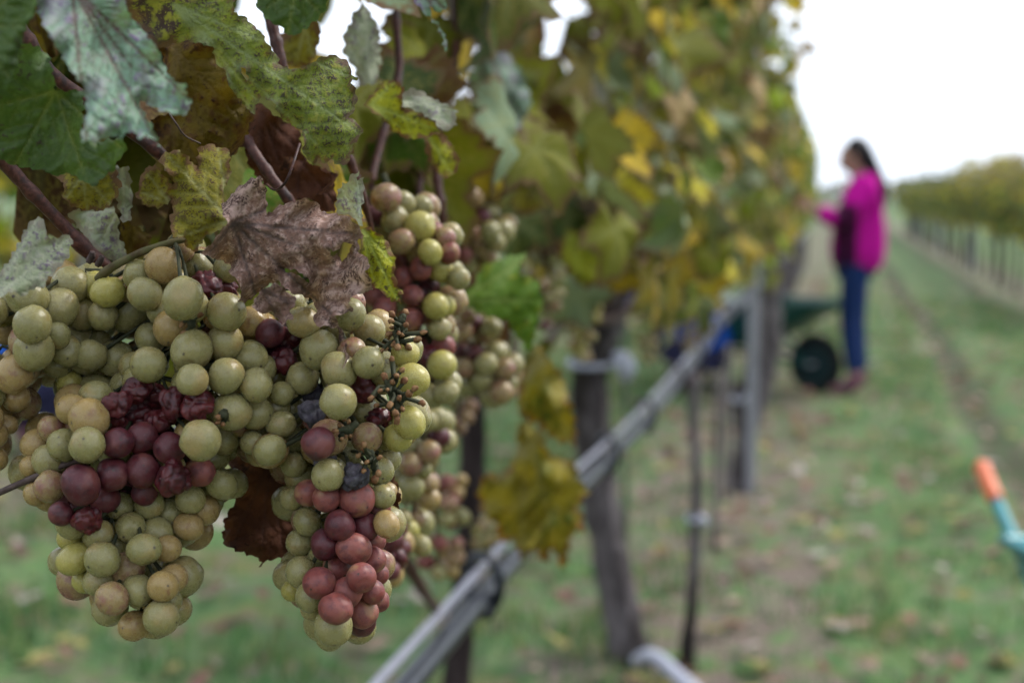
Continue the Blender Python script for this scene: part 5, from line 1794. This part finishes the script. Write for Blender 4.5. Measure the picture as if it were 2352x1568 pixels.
def far_tree(x, y, h, wide, weights, label, seed):
    random.seed(seed)
    r = empty('tree', (x, y, 0), label, 'tree', 'trees on the horizon')
    mb = MB().tube(spline([(x, y, -.1), (x + .1, y, h * .3), (x, y, h * .62)], 8), [.16, .15, .14, .13, .11, .10, .08, .07, .05], 8, .1)
    for k in range(6):
        a = k * 1.05
        mb.tube(spline([(x, y, h * (.25 + .05 * k)), (x + wide * .25 * math.cos(a), y + wide * .25 * math.sin(a), h * (.45 + .05 * k)), (x + wide * .42 * math.cos(a), y + wide * .42 * math.sin(a), h * (.55 + .05 * k))], 6), [.07, .06, .05, .045, .04, .03, .02], 6)
    mb.build('trunk', M['trunk'], r)
    V, F, C = [], [], []
    blobs = [(Vector((x + random.gauss(0, wide * .22), y + random.gauss(0, wide * .22), h * random.uniform(.42, .86))), wide * random.uniform(.14, .26)) for _ in range(16)]
    for _ in range(1500):
        c, rr = random.choice(blobs)
        p = c + Vector((random.gauss(0, 1), random.gauss(0, 1), random.gauss(0, .8))).normalized() * rr * random.uniform(.5, 1.05)
        nrm = Vector((random.gauss(0, 1), random.gauss(0, 1), random.gauss(.6, 1)))
        mt = leaf_matrix(p, nrm, Vector((random.gauss(0, 1), random.gauss(0, 1), random.gauss(0, 1))), random.uniform(.10, .2) * wide / 4)
        k0 = len(V)
        V += [mt @ Vector(q) for q in ((1, 0, 0), (0, .7, .1), (-.8, 0, 0), (0, -.7, .1))]
        C += [pick(weights)[:3]] * 4
        F.append((k0, k0 + 1, k0 + 2, k0 + 3))
    o = tinted('crown', V, F, np.array(C), M['foliage'], r, kind='stuff')
    return r


for i, (px, top, d, wide, lab) in enumerate(((2140, 415, 210, 9, 'low hazy tree left of the other horizon trees'), (2205, 405, 170, 9, 'hazy round tree on the horizon behind the right hand row'), (2265, 378, 150, 8, 'yellowing tree on the horizon near the right edge'),
                                            (2330, 362, 140, 8, 'tallest yellowing tree on the horizon at the right edge'))):
    q = P(px, 450, d)
    far_tree(q.x, q.y, CAM_H + (450 - top) / FPX * d, wide, dict(gold=3, olive=3, yellow=2, tan=1) if i > 1 else dict(olive=3, deep=2, grey=2), lab, 60 + i)

# the wood along the horizon: one mass
random.seed(5)
V, F, C = [], [], []
for _ in range(5000):
    x = random.uniform(-160, 260)
    hmax = 4.2 + 1.6 * math.sin(x * .11) + 1.2 * math.sin(x * .31 + 1)
    p = Vector((x, 420 + random.uniform(-6, 6), random.random() ** .8 * hmax))
    mt = leaf_matrix(p, (random.gauss(0, 1), -1.2, random.gauss(.5, .6)), (random.gauss(0, 1), random.gauss(0, 1), random.gauss(0, 1)), random.uniform(.6, 1.3))
    k0 = len(V)
    V += [mt @ Vector(q) for q in ((1, 0, 0), (0, .7, .1), (-.8, 0, 0), (0, -.7, .1))]
    C += [pick(dict(olive=3, deep=3, green=2, gold=1))[:3]] * 4
    F.append((k0, k0 + 1, k0 + 2, k0 + 3))
tinted('distant_wood', V, F, np.array(C), M['foliage'], label='low hazy wood along the horizon', kind='stuff')

# morning haze over the fields
hz_ = bpy.data.meshes.new('haze')
bx0, bx1, by0, by1, bz0, bz1 = -420, 460, -60, 460, -1.0, 14.0
hv = [(x, y, z) for z in (bz0, bz1) for y in (by0, by1) for x in (bx0, bx1)]
hz_.from_pydata(hv, [], [(0, 2, 3, 1), (4, 5, 7, 6), (0, 1, 5, 4), (2, 6, 7, 3), (0, 4, 6, 2), (1, 3, 7, 5)])
haze = bpy.data.objects.new('haze', hz_)
COL.objects.link(haze)
hm = bpy.data.materials.new('haze_air')
hm.use_nodes = True
hm.node_tree.nodes.clear()
pv = hm.node_tree.nodes.new('ShaderNodeVolumePrincipled')
pv.inputs['Color'].default_value = (.86, .92, 1.0, 1)
pv.inputs['Density'].default_value = .00025
pv.inputs['Anisotropy'].default_value = .2
ho = hm.node_tree.nodes.new('ShaderNodeOutputMaterial')
hm.node_tree.links.new(pv.outputs[0], ho.inputs['Volume'])
hz_.materials.append(hm)
tag(haze, 'thin pale haze over the vineyard', None, kind='stuff')
